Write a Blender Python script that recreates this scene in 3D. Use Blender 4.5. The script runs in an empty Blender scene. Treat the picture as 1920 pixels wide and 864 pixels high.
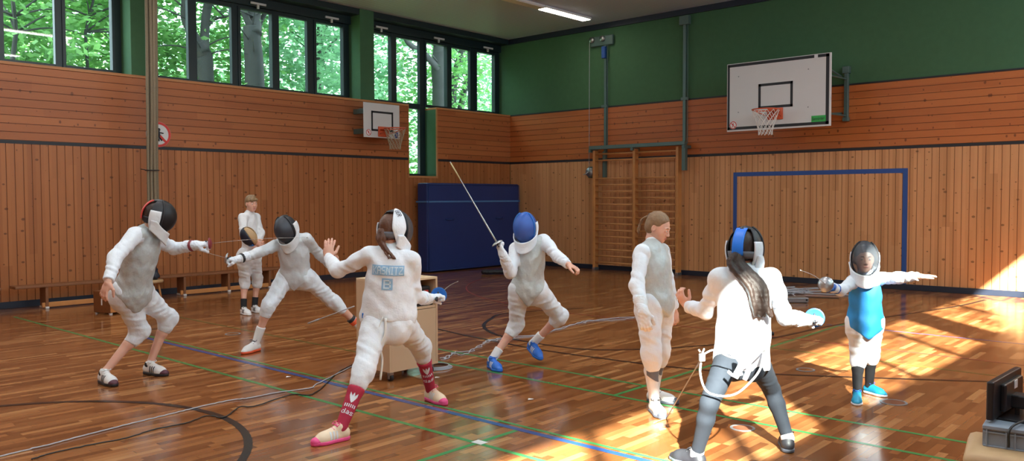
import bpy, bmesh, math, random
import numpy as np
from mathutils import Vector, Matrix
from mathutils.bvhtree import BVHTree
SC = bpy.context.scene
# ---------------------------------------------------------------- camera model (also used to measure where things stand)
FPX = 1553.7; YAW = 0.7324; PIT = 0.03911; ROLL = -0.00319
WX, YB, CEIL = 13.63, 15.10, 5.45          # left wall at x=-WX, end wall at y=YB
CAM = np.array([0.0, 0.0, 1.6])
FWD = np.array([-math.sin(YAW)*math.cos(PIT), math.cos(YAW)*math.cos(PIT), -math.sin(PIT)])
_r0 = np.array([math.cos(YAW), math.sin(YAW), 0.0]); _u0 = np.cross(_r0, FWD)
RGT = _r0*math.cos(ROLL) + _u0*math.sin(ROLL); UPV = np.cross(RGT, FWD)
FH = np.array([-math.sin(YAW), math.cos(YAW), 0.0]); RH = _r0; ZZ = np.array([0, 0, 1.0])
def ray(x, y): return FWD + RGT*(x-960)/FPX + UPV*(432-y)/FPX
def at(x, y, d): return CAM + ray(x, y)*d
def plane_at(x, y, ax, v):
    r = ray(x, y); return CAM + r*(v-CAM[ax])/r[ax]
def fl(x, y, z=0.0): return plane_at(x, y, 2, z)
def nrm(v):
    v = np.asarray(v, float); return v/(np.linalg.norm(v)+1e-12)
def depth(P): return float((np.asarray(P)-CAM) @ FWD)
def V(r, f, z): return RH*r + FH*f + ZZ*z   # a direction given as right / away / up from the viewer
# ---------------------------------------------------------------- camera, sky, sun, exposure
cd = bpy.data.cameras.new('camera'); cam = bpy.data.objects.new('camera', cd); SC.collection.objects.link(cam); SC.camera = cam
cd.sensor_width = 36; cd.lens = 36*FPX/1920; cd.clip_end = 300; cam.location = CAM.tolist()
cam.matrix_world = Matrix([[RGT[i], UPV[i], -FWD[i], CAM[i]] for i in range(3)]+[[0, 0, 0, 1]])
SC.view_settings.view_transform = 'Standard'; SC.view_settings.look = 'None'; SC.view_settings.gamma = 1; SC.view_settings.use_curve_mapping = False
SC.view_settings.exposure = 1.32
w = bpy.data.worlds.new('sky'); SC.world = w; w.use_nodes = True
bg = w.node_tree.nodes['Background']; bg.inputs[0].default_value = (.72, .87, 1.0, 1); bg.inputs[1].default_value = 3.2
SUN_EL = math.radians(33.5)
sd = bpy.data.lights.new('sun', 'SUN'); sun = bpy.data.objects.new('sun', sd); SC.collection.objects.link(sun)
sd.energy = 34; sd.angle = math.radians(.9); sd.color = (1, .95, .88)
sdir = Vector((FH*math.cos(SUN_EL)-ZZ*math.sin(SUN_EL)).tolist()); sun.rotation_euler = sdir.to_track_quat('-Z', 'Y').to_euler()
SC.cycles.use_denoising = True; SC.cycles.max_bounces = 8; SC.cycles.diffuse_bounces = 5; SC.cycles.transparent_max_bounces = 16
SC.cycles.sample_clamp_indirect = 6; SC.cycles.caustics_reflective = False; SC.cycles.caustics_refractive = False
XR = 1.45; YR = -3.2     # the side wall and the rear wall behind the viewer
def portal(c, rot, sx, sy):
    l = bpy.data.lights.new('window_daylight', 'AREA'); o = bpy.data.objects.new('window_daylight', l); SC.collection.objects.link(o)
    l.shape = 'RECTANGLE'; l.size = sx; l.size_y = sy; l.cycles.is_portal = True; o.location = c; o.rotation_euler = rot; return o
portal((XR+.38, 6, 4.4), (0, math.radians(90), 0), 1.6, 17.5)
portal((-WX-.45, 6, 4.4), (0, math.radians(-90), 0), 1.6, 18)
# ---------------------------------------------------------------- skeletons
def on_ray(parent, px, py, L, sign):
    r = ray(px, py); o = CAM-parent
    a = r@r; b = 2*(r@o); c = o@o-L*L; disc = b*b-4*a*c
    if disc <= 0: return CAM + r*(-b/(2*a))
    s = math.sqrt(disc); t = (-b-s)/(2*a) if sign < 0 else (-b+s)/(2*a)
    return CAM + r*t
def mid_joint(a, b, px, py, L1, L2, sign):
    r = ray(px, py); base = (depth(a)+depth(b))/2
    best = None
    for t in np.linspace(base-0.6, base+0.6, 241):
        m = CAM+r*t
        e = (np.linalg.norm(m-a)-L1)**2+(np.linalg.norm(m-b)-L2)**2 + 0.004*max(0, -sign*(t-base))
        if best is None or e < best[0]: best = (e, m)
    return best[1]
def pair(pR, pL, dc, half, sgn):
    # two joints a known distance apart; sgn > 0 : the right one is nearer the viewer
    R, L = at(*pR, dc), at(*pL, dc); lat = np.linalg.norm(R-L)/2
    dd = math.sqrt(max(half*half-lat*lat, 0)) if sgn else 0
    dd = min(dd, half*0.95)
    return at(*pR, dc-sgn*dd), at(*pL, dc+sgn*dd)
def solve(S):
    H = S['H']; J = {}
    J['hipR'], J['hipL'] = pair(*S['hips'][:2], S['dp'], .056*H, S['hips'][2])
    J['shR'], J['shL'] = pair(*S['sh'][:2], S['dc'], S.get('sw', .108)*H, S['sh'][2])
    J['P'] = (J['hipR']+J['hipL'])/2; J['C'] = (J['shR']+J['shL'])/2
    J['head'] = at(*S['head'][:2], S['dc']+S['head'][2])
    for s in 'RL':
        f = S['foot'+s]
        heel = fl(*f[0], f[2][0]) if len(f) > 2 else fl(*f[0])
        toe = fl(*f[1], f[2][1]) if len(f) > 2 else fl(*f[1])
        fd = nrm(toe-heel); Lf = .160*H
        toe = heel+fd*Lf
        J['heel'+s], J['toe'+s] = heel, toe
        side = nrm(np.cross(fd, ZZ)); fup = nrm(np.cross(side, fd))
        J['an'+s] = heel+fd*.045*H/1.7*1.3+fup*.085*H/1.7
        k = S['kn'+s]; J['kn'+s] = mid_joint(J['hip'+s], J['an'+s], k[0], k[1], .245*H, .225*H, k[2])
        e = S['el'+s]; J['el'+s] = on_ray(J['sh'+s], e[0], e[1], .172*H, e[2])
        w = S['wr'+s]; J['wr'+s] = on_ray(J['el'+s], w[0], w[1], .148*H, w[2])
    return J
# every figure: joints measured on the picture, depth signs (-1 towards the viewer, +1 away)
PEOPLE = {
 'P1': dict(H=1.76, dp=7.25, dc=7.15, hips=((232, 552), (262, 552), 1), sh=((254, 440), (290, 446), 1),
   head=(293, 405, -.02), elR=(217, 482, -1), wrR=(203, 528, -1), elL=(326, 466, 1), wrL=(369, 459, -1),
   knR=(262, 622, -1), knL=(316, 598, -1), footR=((190, 716), (228, 729)), footL=((272, 700), (318, 706))),
 'P2': dict(H=1.60, dp=11.5, dc=11.5, sw=.10, hips=((458, 482), (476, 482), 1), sh=((455, 408), (479, 407), 1),
   head=(471, 381, -.04), elR=(457, 440, -1), wrR=(477, 455, -1), elL=(489, 438, -1), wrL=(482, 458, -1),
   knR=(459, 528, -1), knL=(483, 526, -1), footR=((454, 588), (466, 591)), footL=((474, 584), (488, 587))),
 'P3': dict(H=1.66, dp=8.9, dc=8.75, hips=((538, 521), (572, 521), 0), sh=((524, 458), (574, 448), 0),
   head=(538, 428, -.08), elR=(483, 474, -1), wrR=(446, 486, -1), elL=(598, 476, 1), wrL=(618, 498, 1),
   knR=(503, 574, -1), knL=(628, 568, 1), footR=((486, 656), (456, 664)), footL=((680, 636), (704, 641))),
 'P4': dict(H=1.66, dp=5.95, dc=5.92, hips=((750, 606), (706, 606), 0), sh=((772, 487), (692, 478), 0),
   head=(737, 431, .03), elR=(777, 556, 1), wrR=(806, 560, 1), elL=(634, 507, 1), wrL=(614, 482, 1),
   knR=(790, 652, 1), knL=(680, 700, 1), footR=((801, 748), (826, 757)), footL=((654, 822), (612, 831))),
 'P5': dict(H=1.60, dp=7.75, dc=7.7, hips=((974, 546), (1006, 546), 0), sh=((968, 466), (1020, 451), 0),
   head=(986, 426, -.07), elR=(957, 512, -1), wrR=(943, 476, -1), elL=(1045, 481, -1), wrL=(1066, 496, -1),
   knR=(967, 611, -1), knL=(1050, 594, -1), footR=((918, 688), (947, 702)), footL=((992, 652), (1022, 684), (.13, .02))),
 'P6': dict(H=1.56, dp=6.2, dc=6.2, hips=((1216, 572), (1242, 572), 1), sh=((1203, 474), (1240, 470), 1),
   head=(1234, 425, 0), elR=(1194, 535, -1), wrR=(1206, 586, -1), elL=(1252, 530, 1), wrL=(1264, 580, 1),
   knR=(1222, 670, -1), knL=(1238, 662, 1), footR=((1223, 770), (1243, 786)), footL=((1214, 751), (1262, 757))),
 'P7': dict(H=1.60, dp=5.05, dc=5.05, hips=((1415, 676), (1365, 676), 0), sh=((1446, 522), (1350, 520), 0),
   head=(1396, 467, .03), elR=(1472, 594, 1), wrR=(1514, 600, 1), elL=(1322, 582, 1), wrL=(1288, 574, 1),
   knR=(1447, 730, 1), knL=(1330, 756, 1), footR=((1478, 850), (1475, 838)), footL=((1320, 880), (1284, 868))),
 'P8': dict(H=1.28, dp=6.5, dc=6.45, sw=.088, hips=((1609, 608), (1635, 607), 0), sh=((1600, 527), (1645, 522), 0),
   head=(1620, 484, -.03), elR=(1577, 545, -1), wrR=(1558, 538, -1), elL=(1685, 521, -1), wrL=(1724, 518, -1),
   knR=(1610, 672, -1), knL=(1634, 664, -1), footR=((1607, 750), (1606, 764)), footL=((1621, 735), (1654, 743))),
}
JOINTS = {k: solve(v) for k, v in PEOPLE.items()}
# ---------------------------------------------------------------- implicit-surface modelling: limbs, cloth and heads are grown as smooth solids
def dotv(x, y, z, v): return x*v[0]+y*v[1]+z*v[2]
class Solid:
    def __init__(s, lo, hi, res):
        s.res = res; s.lo = np.array(lo, float)-3*res
        n = np.ceil((np.array(hi, float)+3*res-s.lo)/res).astype(int)+1
        s.n = n; s.ax = [(s.lo[i]+np.arange(n[i])*res).astype(np.float32) for i in range(3)]
        s.D = np.full(tuple(n), 0.08, np.float32)
    def box(s, lo, hi):
        a = np.clip(np.floor((np.array(lo)-s.lo)/s.res).astype(int), 0, s.n-1)
        b = np.clip(np.ceil((np.array(hi)-s.lo)/s.res).astype(int)+1, 1, s.n)
        sl = tuple(slice(a[i], b[i]) for i in range(3))
        return sl, s.ax[0][sl[0]][:, None, None], s.ax[1][sl[1]][None, :, None], s.ax[2][sl[2]][None, None, :]
    def put(s, sl, d, k, mode):
        D = s.D[sl]
        if mode < 0: D = -D
        h = np.clip(k-np.abs(D-d), 0, None)/k if k > 0 else 0
        r = np.minimum(D, d)-(h*h*k*.25 if k > 0 else 0)
        s.D[sl] = -r if mode < 0 else r
    # round cone a->b; flat=(direction, factor) squeezes the section along a direction; fold adds cloth folds across the limb
    def cone(s, a, b, ra, rb, k=.03, flat=None, mode=1, fold=0, fr=60, ph=0):
        a = np.array(a, float); b = np.array(b, float); m = max(ra, rb)*(1.0 if not flat else max(1, flat[1]))+k+.04
        sl, x, y, z = s.box(np.minimum(a, b)-m, np.maximum(a, b)+m)
        ba = b-a; L2 = ba@ba+1e-12
        px, py, pz = x-a[0], y-a[1], z-a[2]
        t = np.clip((px*ba[0]+py*ba[1]+pz*ba[2])/L2, 0, 1)
        dx, dy, dz = px-t*ba[0], py-t*ba[1], pz-t*ba[2]
        if flat:
            n, f = nrm(flat[0]), flat[1]; q = (dx*n[0]+dy*n[1]+dz*n[2])*(1/f-1)
            dx, dy, dz = dx+q*n[0], dy+q*n[1], dz+q*n[2]
        r = ra+(rb-ra)*t
        if fold:
            L = math.sqrt(L2); o = nrm(np.cross(ba, [.3, .2, .9])); w = nrm(np.cross(ba, o))
            u = (dx*o[0]+dy*o[1]+dz*o[2]); v = (dx*w[0]+dy*w[1]+dz*w[2])
            r = r+fold*np.sin(t*L*fr+ph+u*28+3*np.sin(v*22+ph*2+t*5))*np.sin(t*L*fr*.37+v*15+ph)
        s.put(sl, np.sqrt(dx*dx+dy*dy+dz*dz)-r, k, mode)
    def ell(s, c, R, rad, k=.03, mode=1):
        c = np.array(c, float); rad = np.array(rad, float); m = rad.max()+k+.03
        sl, x, y, z = s.box(c-m, c+m)
        x, y, z = x-c[0], y-c[1], z-c[2]
        q = [dotv(x, y, z, R[i]) for i in range(3)]
        k0 = np.sqrt(sum((q[i]/rad[i])**2 for i in range(3))); k1 = np.sqrt(sum((q[i]/rad[i]**2)**2 for i in range(3)))+1e-6
        s.put(sl, k0*(k0-1)/k1, k, mode)
    def boxy(s, c, R, half, rr=.01, k=.01, mode=1):
        c = np.array(c, float); h = np.array(half, float); m = np.linalg.norm(h)+k+.03
        sl, x, y, z = s.box(c-m, c+m); x, y, z = x-c[0], y-c[1], z-c[2]
        q = [np.abs(dotv(x, y, z, R[i]))-h[i]+rr for i in range(3)]
        d = np.sqrt(sum(np.maximum(i, 0)**2 for i in q))+np.minimum(np.maximum(np.maximum(q[0], q[1]), q[2]), 0)-rr
        s.put(sl, d, k, mode)
    def cut(s, p, n, k=0, near=None, far=None):
        # remove what lies on the side n points to; near=(point, radius) limits the cut
        n = nrm(n); p = np.array(p, float)
        if near is None: sl, x, y, z = s.box(s.lo, s.lo+s.n*s.res)
        else: sl, x, y, z = s.box(np.array(near[0])-near[1], np.array(near[0])+near[1])
        d = (x-p[0])*n[0]+(y-p[1])*n[1]+(z-p[2])*n[2]
        if near is not None:
            c = near[0]; g = near[1]-np.sqrt((x-c[0])**2+(y-c[1])**2+(z-c[2])**2); d = np.minimum(d, g)
        s.D[sl] = np.maximum(s.D[sl], d)
    def ruffle(s, amp, f, seed=0, stretch=(1, 1, 1)):
        x, y, z = s.ax[0][:, None, None]*f*stretch[0], s.ax[1][None, :, None]*f*stretch[1], s.ax[2][None, None, :]*f*stretch[2]
        m = np.abs(s.D) < .03
        n = np.sin(x+2*np.sin(y*.7+seed)+seed)*np.sin(y*.9+1.7*np.sin(z*.8+seed*2))+.6*np.sin(z*1.7+x*.6+1.5*np.sin(y*1.9+seed))
        s.D += (amp*n*m).astype(np.float32)
    def mesh(s):
        D = s.D; res = s.res
        ins = D < 0
        c = [ins[i:ins.shape[0]-1+i, j:ins.shape[1]-1+j, k:ins.shape[2]-1+k] for i in (0, 1) for j in (0, 1) for k in (0, 1)]
        cnt = sum(q.astype(np.int8) for q in c); act = (cnt > 0) & (cnt < 8)
        I = np.argwhere(act); idx = -np.ones(act.shape, np.int64); idx[act] = np.arange(len(I))
        acc = np.zeros((len(I), 3)); num = np.zeros(len(I))
        off = [(i, j, k) for i in (0, 1) for j in (0, 1) for k in (0, 1)]
        vals = [D[I[:, 0]+o[0], I[:, 1]+o[1], I[:, 2]+o[2]] for o in off]
        for p in range(8):
            for q in range(p+1, 8):
                if sum(abs(off[p][t]-off[q][t]) for t in range(3)) != 1: continue
                a, b = vals[p], vals[q]; m = (a < 0) != (b < 0)
                t = np.where(m, a/(np.where(m, a-b, 1)), 0)
                acc += np.where(m[:, None], np.array(off[p])+t[:, None]*(np.array(off[q])-np.array(off[p])), 0); num += m
        vs = s.lo+(I+acc/num[:, None])*res
        faces = []
        for ax in range(3):
            a = [slice(1, -1)]*3; b = [slice(1, -1)]*3; a[ax] = slice(0, -1); b[ax] = slice(1, None)
            A, B = ins[tuple(a)], ins[tuple(b)]
            for flip, m in ((0, A & ~B), (1, B & ~A)):
                E = np.argwhere(m)
                if not len(E): continue
                E = E+1; E[:, ax] -= 1
                u, v = [(1, 2), (2, 0), (0, 1)][ax]
                def g(du, dv):
                    Q = E.copy(); Q[:, u] -= du; Q[:, v] -= dv; return idx[Q[:, 0], Q[:, 1], Q[:, 2]]
                f = np.stack([g(1, 1), g(0, 1), g(0, 0), g(1, 0)], 1)
                if flip: f = f[:, ::-1]
                faces.append(f)
        return vs, np.concatenate(faces)
def relax(vs, fs, n=1, w=.5):
    for _ in range(n):
        acc = np.zeros_like(vs); num = np.zeros(len(vs))
        for i in range(4):
            for j in (1, 3):
                np.add.at(acc, fs[:, i], vs[fs[:, (i+j) % 4]]); np.add.at(num, fs[:, i], 1)
        vs = vs*(1-w)+w*acc/np.maximum(num, 1)[:, None]
    return vs
def basis(f, up):
    f = nrm(f); r = nrm(np.cross(f, up)); return np.array([r, f, np.cross(r, f)])   # rows: right, forward, up
# ---------------------------------------------------------------- materials
def newmat(name):
    m = bpy.data.materials.new(name); m.use_nodes = True
    nt = m.node_tree; b = nt.nodes.get('Principled BSDF')
    return m, nt, b
def N(nt, t, **kw):
    n = nt.nodes.new(t)
    for k, v in kw.items():
        if k.startswith('i_'): n.inputs[k[2:].replace('_', ' ')].default_value = v
        else: setattr(n, k, v)
    return n
def mth(nt, op, a, b=None, c=None):
    n = nt.nodes.new('ShaderNodeMath'); n.operation = op
    for i, v in enumerate((a, b, c)):
        if v is None: continue
        if isinstance(v, (int, float)): n.inputs[i].default_value = v
        else: nt.links.new(v, n.inputs[i])
    return n.outputs[0]
def mixc(nt, f, a, b, mode='MIX'):
    n = nt.nodes.new('ShaderNodeMix'); n.data_type = 'RGBA'; n.blend_type = mode
    for s, v in ((n.inputs[0], f), (n.inputs[6], a), (n.inputs[7], b)):
        if isinstance(v, (int, float)): s.default_value = v
        elif isinstance(v, tuple): s.default_value = (*v[:3], 1)
        else: nt.links.new(v, s)
    return n.outputs[2]
def noise(nt, vec, scale, detail=3, rough=.5):
    n = N(nt, 'ShaderNodeTexNoise'); n.inputs['Scale'].default_value = scale; n.inputs['Detail'].default_value = detail
    n.inputs['Roughness'].default_value = rough
    if vec is not None: nt.links.new(vec, n.inputs['Vector'])
    return n.outputs['Fac']
def bump(nt, b, h, strength=.3, dist=.01):
    n = N(nt, 'ShaderNodeBump'); n.inputs['Strength'].default_value = strength; n.inputs['Distance'].default_value = dist
    nt.links.new(h, n.inputs['Height']); nt.links.new(n.outputs[0], b.inputs['Normal'])
def plain(name, col, rough=.6, metal=0, var=.06, nscale=25, bmp=0, wr=0, coat=0, sheen=0, emit=None, es=1, sub=0):
    m, nt, b = newmat(name)
    tc = N(nt, 'ShaderNodeTexCoord'); f = noise(nt, tc.outputs['Object'], nscale)
    c0 = tuple(max(0, c*(1-var)) for c in col); c1 = tuple(min(1, c*(1+var)) for c in col)
    nt.links.new(mixc(nt, f, c0, c1), b.inputs['Base Color'])
    b.inputs['Roughness'].default_value = rough; b.inputs['Metallic'].default_value = metal
    b.inputs['Coat Weight'].default_value = coat; b.inputs['Sheen Weight'].default_value = sheen
    if sub: b.inputs['Subsurface Weight'].default_value = sub; b.inputs['Subsurface Radius'].default_value = (.02, .008, .004); b.inputs['Subsurface Scale'].default_value = .5
    if wr: bump(nt, b, mth(nt, 'ADD', mth(nt, 'MULTIPLY', noise(nt, tc.outputs['Object'], nscale*3, 3), .08), noise(nt, tc.outputs['Object'], 11, 3, .45)), wr, .03)
    elif bmp: bump(nt, b, noise(nt, tc.outputs['Object'], nscale*3, 4), bmp)
    if emit: b.inputs['Emission Color'].default_value = (*emit, 1); b.inputs['Emission Strength'].default_value = es
    return m
def wood_wall(name, axis, width, c_lo, c_hi, knots=1.0, rough=.42):
    # axis: (across, along) coordinate indices of the boards; every board has a tone of its own, grain and knots
    m, nt, b = newmat(name)
    geo = N(nt, 'ShaderNodeNewGeometry'); sp = N(nt, 'ShaderNodeSeparateXYZ'); nt.links.new(geo.outputs['Position'], sp.inputs[0])
    u, v = sp.outputs[axis[0]], sp.outputs[axis[1]]
    idx = mth(nt, 'FLOOR', mth(nt, 'DIVIDE', u, width))
    w1 = N(nt, 'ShaderNodeTexWhiteNoise', noise_dimensions='1D'); nt.links.new(idx, w1.inputs['W']); rnd = w1.outputs['Value']
    # boards butt end to end: a second random per length
    seg = mth(nt, 'FLOOR', mth(nt, 'ADD', mth(nt, 'DIVIDE', v, 3.1), mth(nt, 'MULTIPLY', rnd, 7)))
    w2 = N(nt, 'ShaderNodeTexWhiteNoise', noise_dimensions='1D'); nt.links.new(mth(nt, 'ADD', mth(nt, 'MULTIPLY', idx, 3.7), mth(nt, 'MULTIPLY', seg, 11.3)), w2.inputs['W'])
    tone = w2.outputs['Value']
    cv = N(nt, 'ShaderNodeCombineXYZ'); nt.links.new(mth(nt, 'MULTIPLY', u, 9), cv.inputs[0]); nt.links.new(mth(nt, 'MULTIPLY', v, .55), cv.inputs[1]); nt.links.new(mth(nt, 'MULTIPLY', idx, 5.3), cv.inputs[2])
    g = noise(nt, cv.outputs[0], 3.2, 5, .6)
    col = mixc(nt, mth(nt, 'ADD', mth(nt, 'MULTIPLY', tone, .62), mth(nt, 'MULTIPLY', g, .38)), c_lo, c_hi)
    # knots: stretched cells, some bigger
    kv = N(nt, 'ShaderNodeCombineXYZ'); nt.links.new(mth(nt, 'MULTIPLY', u, .75), kv.inputs[0]); nt.links.new(mth(nt, 'MULTIPLY', v, 1.05), kv.inputs[1])
    vo = N(nt, 'ShaderNodeTexVoronoi', voronoi_dimensions='2D'); vo.inputs['Scale'].default_value = 6.2; nt.links.new(kv.outputs[0], vo.inputs['Vector'])
    sc = N(nt, 'ShaderNodeSeparateColor'); nt.links.new(vo.outputs['Color'], sc.inputs[0])
    rad = mth(nt, 'MULTIPLY', mth(nt, 'POWER', sc.outputs[0], 2.5), .15*knots)
    wob = mth(nt, 'ADD', vo.outputs['Distance'], mth(nt, 'MULTIPLY', mth(nt, 'SUBTRACT', g, .5), .05))
    kf = mth(nt, 'SUBTRACT', 1.0, mth(nt, 'DIVIDE', wob, mth(nt, 'ADD', rad, .002)))
    kf = mth(nt, 'MINIMUM', mth(nt, 'MAXIMUM', mth(nt, 'MULTIPLY', kf, 3), 0), .85)
    col = mixc(nt, kf, col, tuple(c*.42 for c in c_lo))
    nt.links.new(col, b.inputs['Base Color']); b.inputs['Roughness'].default_value = rough
    b.inputs['Specular IOR Level'].default_value = .35
    bump(nt, b, g, .12, .004)
    return m
def parquet():
    m, nt, b = newmat('gym_parquet')
    geo = N(nt, 'ShaderNodeNewGeometry'); sp = N(nt, 'ShaderNodeSeparateXYZ'); nt.links.new(geo.outputs['Position'], sp.inputs[0])
    x, y = sp.outputs[0], sp.outputs[1]
    W = .058
    row = mth(nt, 'FLOOR', mth(nt, 'DIVIDE', x, W))
    w1 = N(nt, 'ShaderNodeTexWhiteNoise', noise_dimensions='1D'); nt.links.new(row, w1.inputs['W'])
    yy = mth(nt, 'ADD', mth(nt, 'DIVIDE', y, .46), mth(nt, 'MULTIPLY', w1.outputs['Value'], 17))
    pc = mth(nt, 'FLOOR', yy)
    w2 = N(nt, 'ShaderNodeTexWhiteNoise', noise_dimensions='2D'); cv = N(nt, 'ShaderNodeCombineXYZ'); nt.links.new(row, cv.inputs[0]); nt.links.new(pc, cv.inputs[1]); nt.links.new(cv.outputs[0], w2.inputs['Vector'])
    gv = N(nt, 'ShaderNodeCombineXYZ'); nt.links.new(mth(nt, 'MULTIPLY', x, 30), gv.inputs[0]); nt.links.new(mth(nt, 'MULTIPLY', y, 1.6), gv.inputs[1]); nt.links.new(mth(nt, 'MULTIPLY', w2.outputs['Value'], 30), gv.inputs[2])
    g = noise(nt, gv.outputs[0], 2.0, 4, .6)
    t = mth(nt, 'ADD', mth(nt, 'MULTIPLY', w2.outputs['Value'], .8), mth(nt, 'MULTIPLY', g, .25))
    cr = N(nt, 'ShaderNodeValToRGB'); nt.links.new(t, cr.inputs[0])
    e = cr.color_ramp.elements; e[0].position = .05; e[0].color = (*PARQ[0], 1); e[1].position = 1; e[1].color = (*PARQ[3], 1)
    for p, c in ((.45, PARQ[1]), (.8, PARQ[2])):
        q = e.new(p); q.color = (*c, 1)
    fx = mth(nt, 'FRACT', mth(nt, 'DIVIDE', x, W)); fy = mth(nt, 'FRACT', yy)
    gap = mth(nt, 'MAXIMUM', mth(nt, 'GREATER_THAN', mth(nt, 'ABSOLUTE', mth(nt, 'SUBTRACT', fx, .5)), .488), mth(nt, 'GREATER_THAN', mth(nt, 'ABSOLUTE', mth(nt, 'SUBTRACT', fy, .5)), .497))
    col = mixc(nt, mth(nt, 'MULTIPLY', gap, .55), cr.outputs[0], (.03, .012, .006))
    nt.links.new(col, b.inputs['Base Color'])
    r = mth(nt, 'ADD', .07, mth(nt, 'MULTIPLY', noise(nt, geo.outputs['Position'], 2.2, 3), .14))
    nt.links.new(mth(nt, 'ADD', r, mth(nt, 'MULTIPLY', w2.outputs['Value'], .05)), b.inputs['Roughness'])
    b.inputs['Specular IOR Level'].default_value = .75
    bump(nt, b, mth(nt, 'ADD', mth(nt, 'MULTIPLY', g, .3), mth(nt, 'ADD', noise(nt, geo.outputs['Position'], 5, 2), mth(nt, 'MULTIPLY', w2.outputs['Value'], .35))), .035, .005)
    return m
PARQ = ((.130, .042, .013), (.225, .080, .026), (.32, .125, .042), (.50, .25, .10))
M = {}
M['parquet'] = parquet()
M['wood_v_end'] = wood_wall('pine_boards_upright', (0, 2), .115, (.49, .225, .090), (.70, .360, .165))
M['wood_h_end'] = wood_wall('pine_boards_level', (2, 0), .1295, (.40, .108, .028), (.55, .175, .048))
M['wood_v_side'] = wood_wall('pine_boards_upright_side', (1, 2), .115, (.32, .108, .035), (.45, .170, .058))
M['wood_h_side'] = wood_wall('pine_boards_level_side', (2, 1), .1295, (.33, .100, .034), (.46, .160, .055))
M['wood_trim'] = wood_wall('pine_rail', (2, 1), .4, (.42, .17, .06), (.55, .25, .10), .4)
M['bar_wood'] = plain('varnished_beech', (.55, .24, .075), .4, var=.2, nscale=8, coat=.2)
M['beech'] = plain('beech_veneer', (.56, .38, .24), .5, var=.06, nscale=6)
M['beech_edge'] = plain('beech_edge', (.66, .48, .30), .5, var=.05)
M['brown_box'] = plain('brown_lacquered_plywood', (.19, .065, .022), .4, var=.2)
M['bench_wood'] = plain('old_bench_wood', (.24, .095, .038), .5, var=.2, nscale=8)
M['orange_wood'] = plain('orange_beech', (.55, .22, .07), .45, var=.2)
M['black'] = plain('black_paint', (.012, .013, .018), .5)
M['base_blue'] = plain('blue_black_skirting', (.012, .018, .035), .45)
M['frame'] = plain('dark_window_frame', (.010, .022, .026), .4, var=.1)
def felt():
    m, nt, b = newmat('green_wall_covering'); geo = N(nt, 'ShaderNodeNewGeometry')
    big = noise(nt, geo.outputs['Position'], .55, 3); fine = noise(nt, geo.outputs['Position'], 60, 3); mid = noise(nt, geo.outputs['Position'], 9, 4)
    c = mixc(nt, big, (.052, .130, .062), (.075, .185, .095)); c = mixc(nt, mth(nt, 'MULTIPLY', fine, .5), c, (.045, .15, .06)); c = mixc(nt, mth(nt, 'MULTIPLY', mid, .3), c, (.018, .07, .03))
    nt.links.new(c, b.inputs['Base Color']); b.inputs['Roughness'].default_value = .85; bump(nt, b, fine, .35, .005)
    return m
M['green'] = felt()
def slats():
    m, nt, b = newmat('ceiling_panels'); geo = N(nt, 'ShaderNodeNewGeometry'); sp = N(nt, 'ShaderNodeSeparateXYZ'); nt.links.new(geo.outputs['Position'], sp.inputs[0])
    fx = mth(nt, 'FRACT', mth(nt, 'DIVIDE', sp.outputs[1], .10)); g = mth(nt, 'GREATER_THAN', mth(nt, 'ABSOLUTE', mth(nt, 'SUBTRACT', fx, .5)), .43)
    nt.links.new(mixc(nt, mth(nt, 'MULTIPLY', g, .6), (.52, .65, .92), (.23, .29, .40)), b.inputs['Base Color']); b.inputs['Roughness'].default_value = .55
    bump(nt, b, mth(nt, 'SUBTRACT', 1.0, g), .5, .01)
    return m
M['slats'] = slats()
M['steel_green'] = plain('green_grey_steel', (.10, .16, .15), .4, .3)
M['steel'] = plain('bare_steel', (.42, .43, .44), .3, .9)
M['white_paint'] = plain('white_board', (.66, .67, .68), .4, var=.03, nscale=4)
M['white_plastic'] = plain('white_plastic', (.8, .8, .8), .4)
M['red_rim'] = plain('orange_red_rim', (.62, .10, .035), .4)
M['net'] = plain('net_cord', (.75, .75, .73), .8)
M['net_old'] = plain('aged_net_cord', (.42, .36, .25), .8)
M['mat_blue'] = plain('blue_vinyl', (.012, .035, .16), .42, var=.12, nscale=3, bmp=.05)
M['strap_blue'] = plain('pale_blue_strap', (.07, .19, .42), .6)
M['goal_blue'] = plain('blue_goal_paint', (.018, .075, .30), .5)
M['rope'] = plain('hemp_rope', (.22, .175, .115), .85, var=.25, nscale=60, bmp=.4)
M['cloth'] = plain('white_fencing_cloth', (.76, .82, .90), .75, var=.03, nscale=30, wr=.45, sheen=.3)
M['cloth_dim'] = plain('white_cotton', (.72, .74, .77), .8, var=.04, nscale=18, wr=.5)
M['lame'] = plain('silver_lame_cloth', (.50, .54, .55), .5, .12, var=.12, nscale=60, wr=.5)
M['lame_blur'] = plain('pale_silver_cloth', (.62, .66, .70), .5, .15, var=.06, nscale=50, wr=.35)
M['vest_blue'] = plain('bright_blue_vest', (.02, .24, .60), .6, var=.06, nscale=20, bmp=.1)
M['legging'] = plain('dark_grey_leggings', (.010, .014, .023), .85, var=.1, nscale=40)
M['skin'] = plain('skin', (.72, .40, .30), .5, var=.05, nscale=12, sub=.15)
M['skin_leg'] = plain('skin_reddened', (.66, .36, .27), .5, var=.10, nscale=9, sub=.15)
M['lip'] = plain('lips', (.56, .18, .16), .45)
M['eye_white'] = plain('eye_white', (.8, .8, .8), .25); M['iris'] = plain('iris', (.03, .03, .04), .2)
M['hair_blond'] = plain('dark_blond_hair', (.23, .135, .07), .5, var=.35, nscale=60, bmp=.3)
M['hair_sand'] = plain('sandy_hair', (.26, .165, .085), .55, var=.35, nscale=70, bmp=.3)
M['hair_dark'] = plain('dark_brown_hair', (.035, .020, .016), .5, var=.45, nscale=70, bmp=.3)
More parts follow.
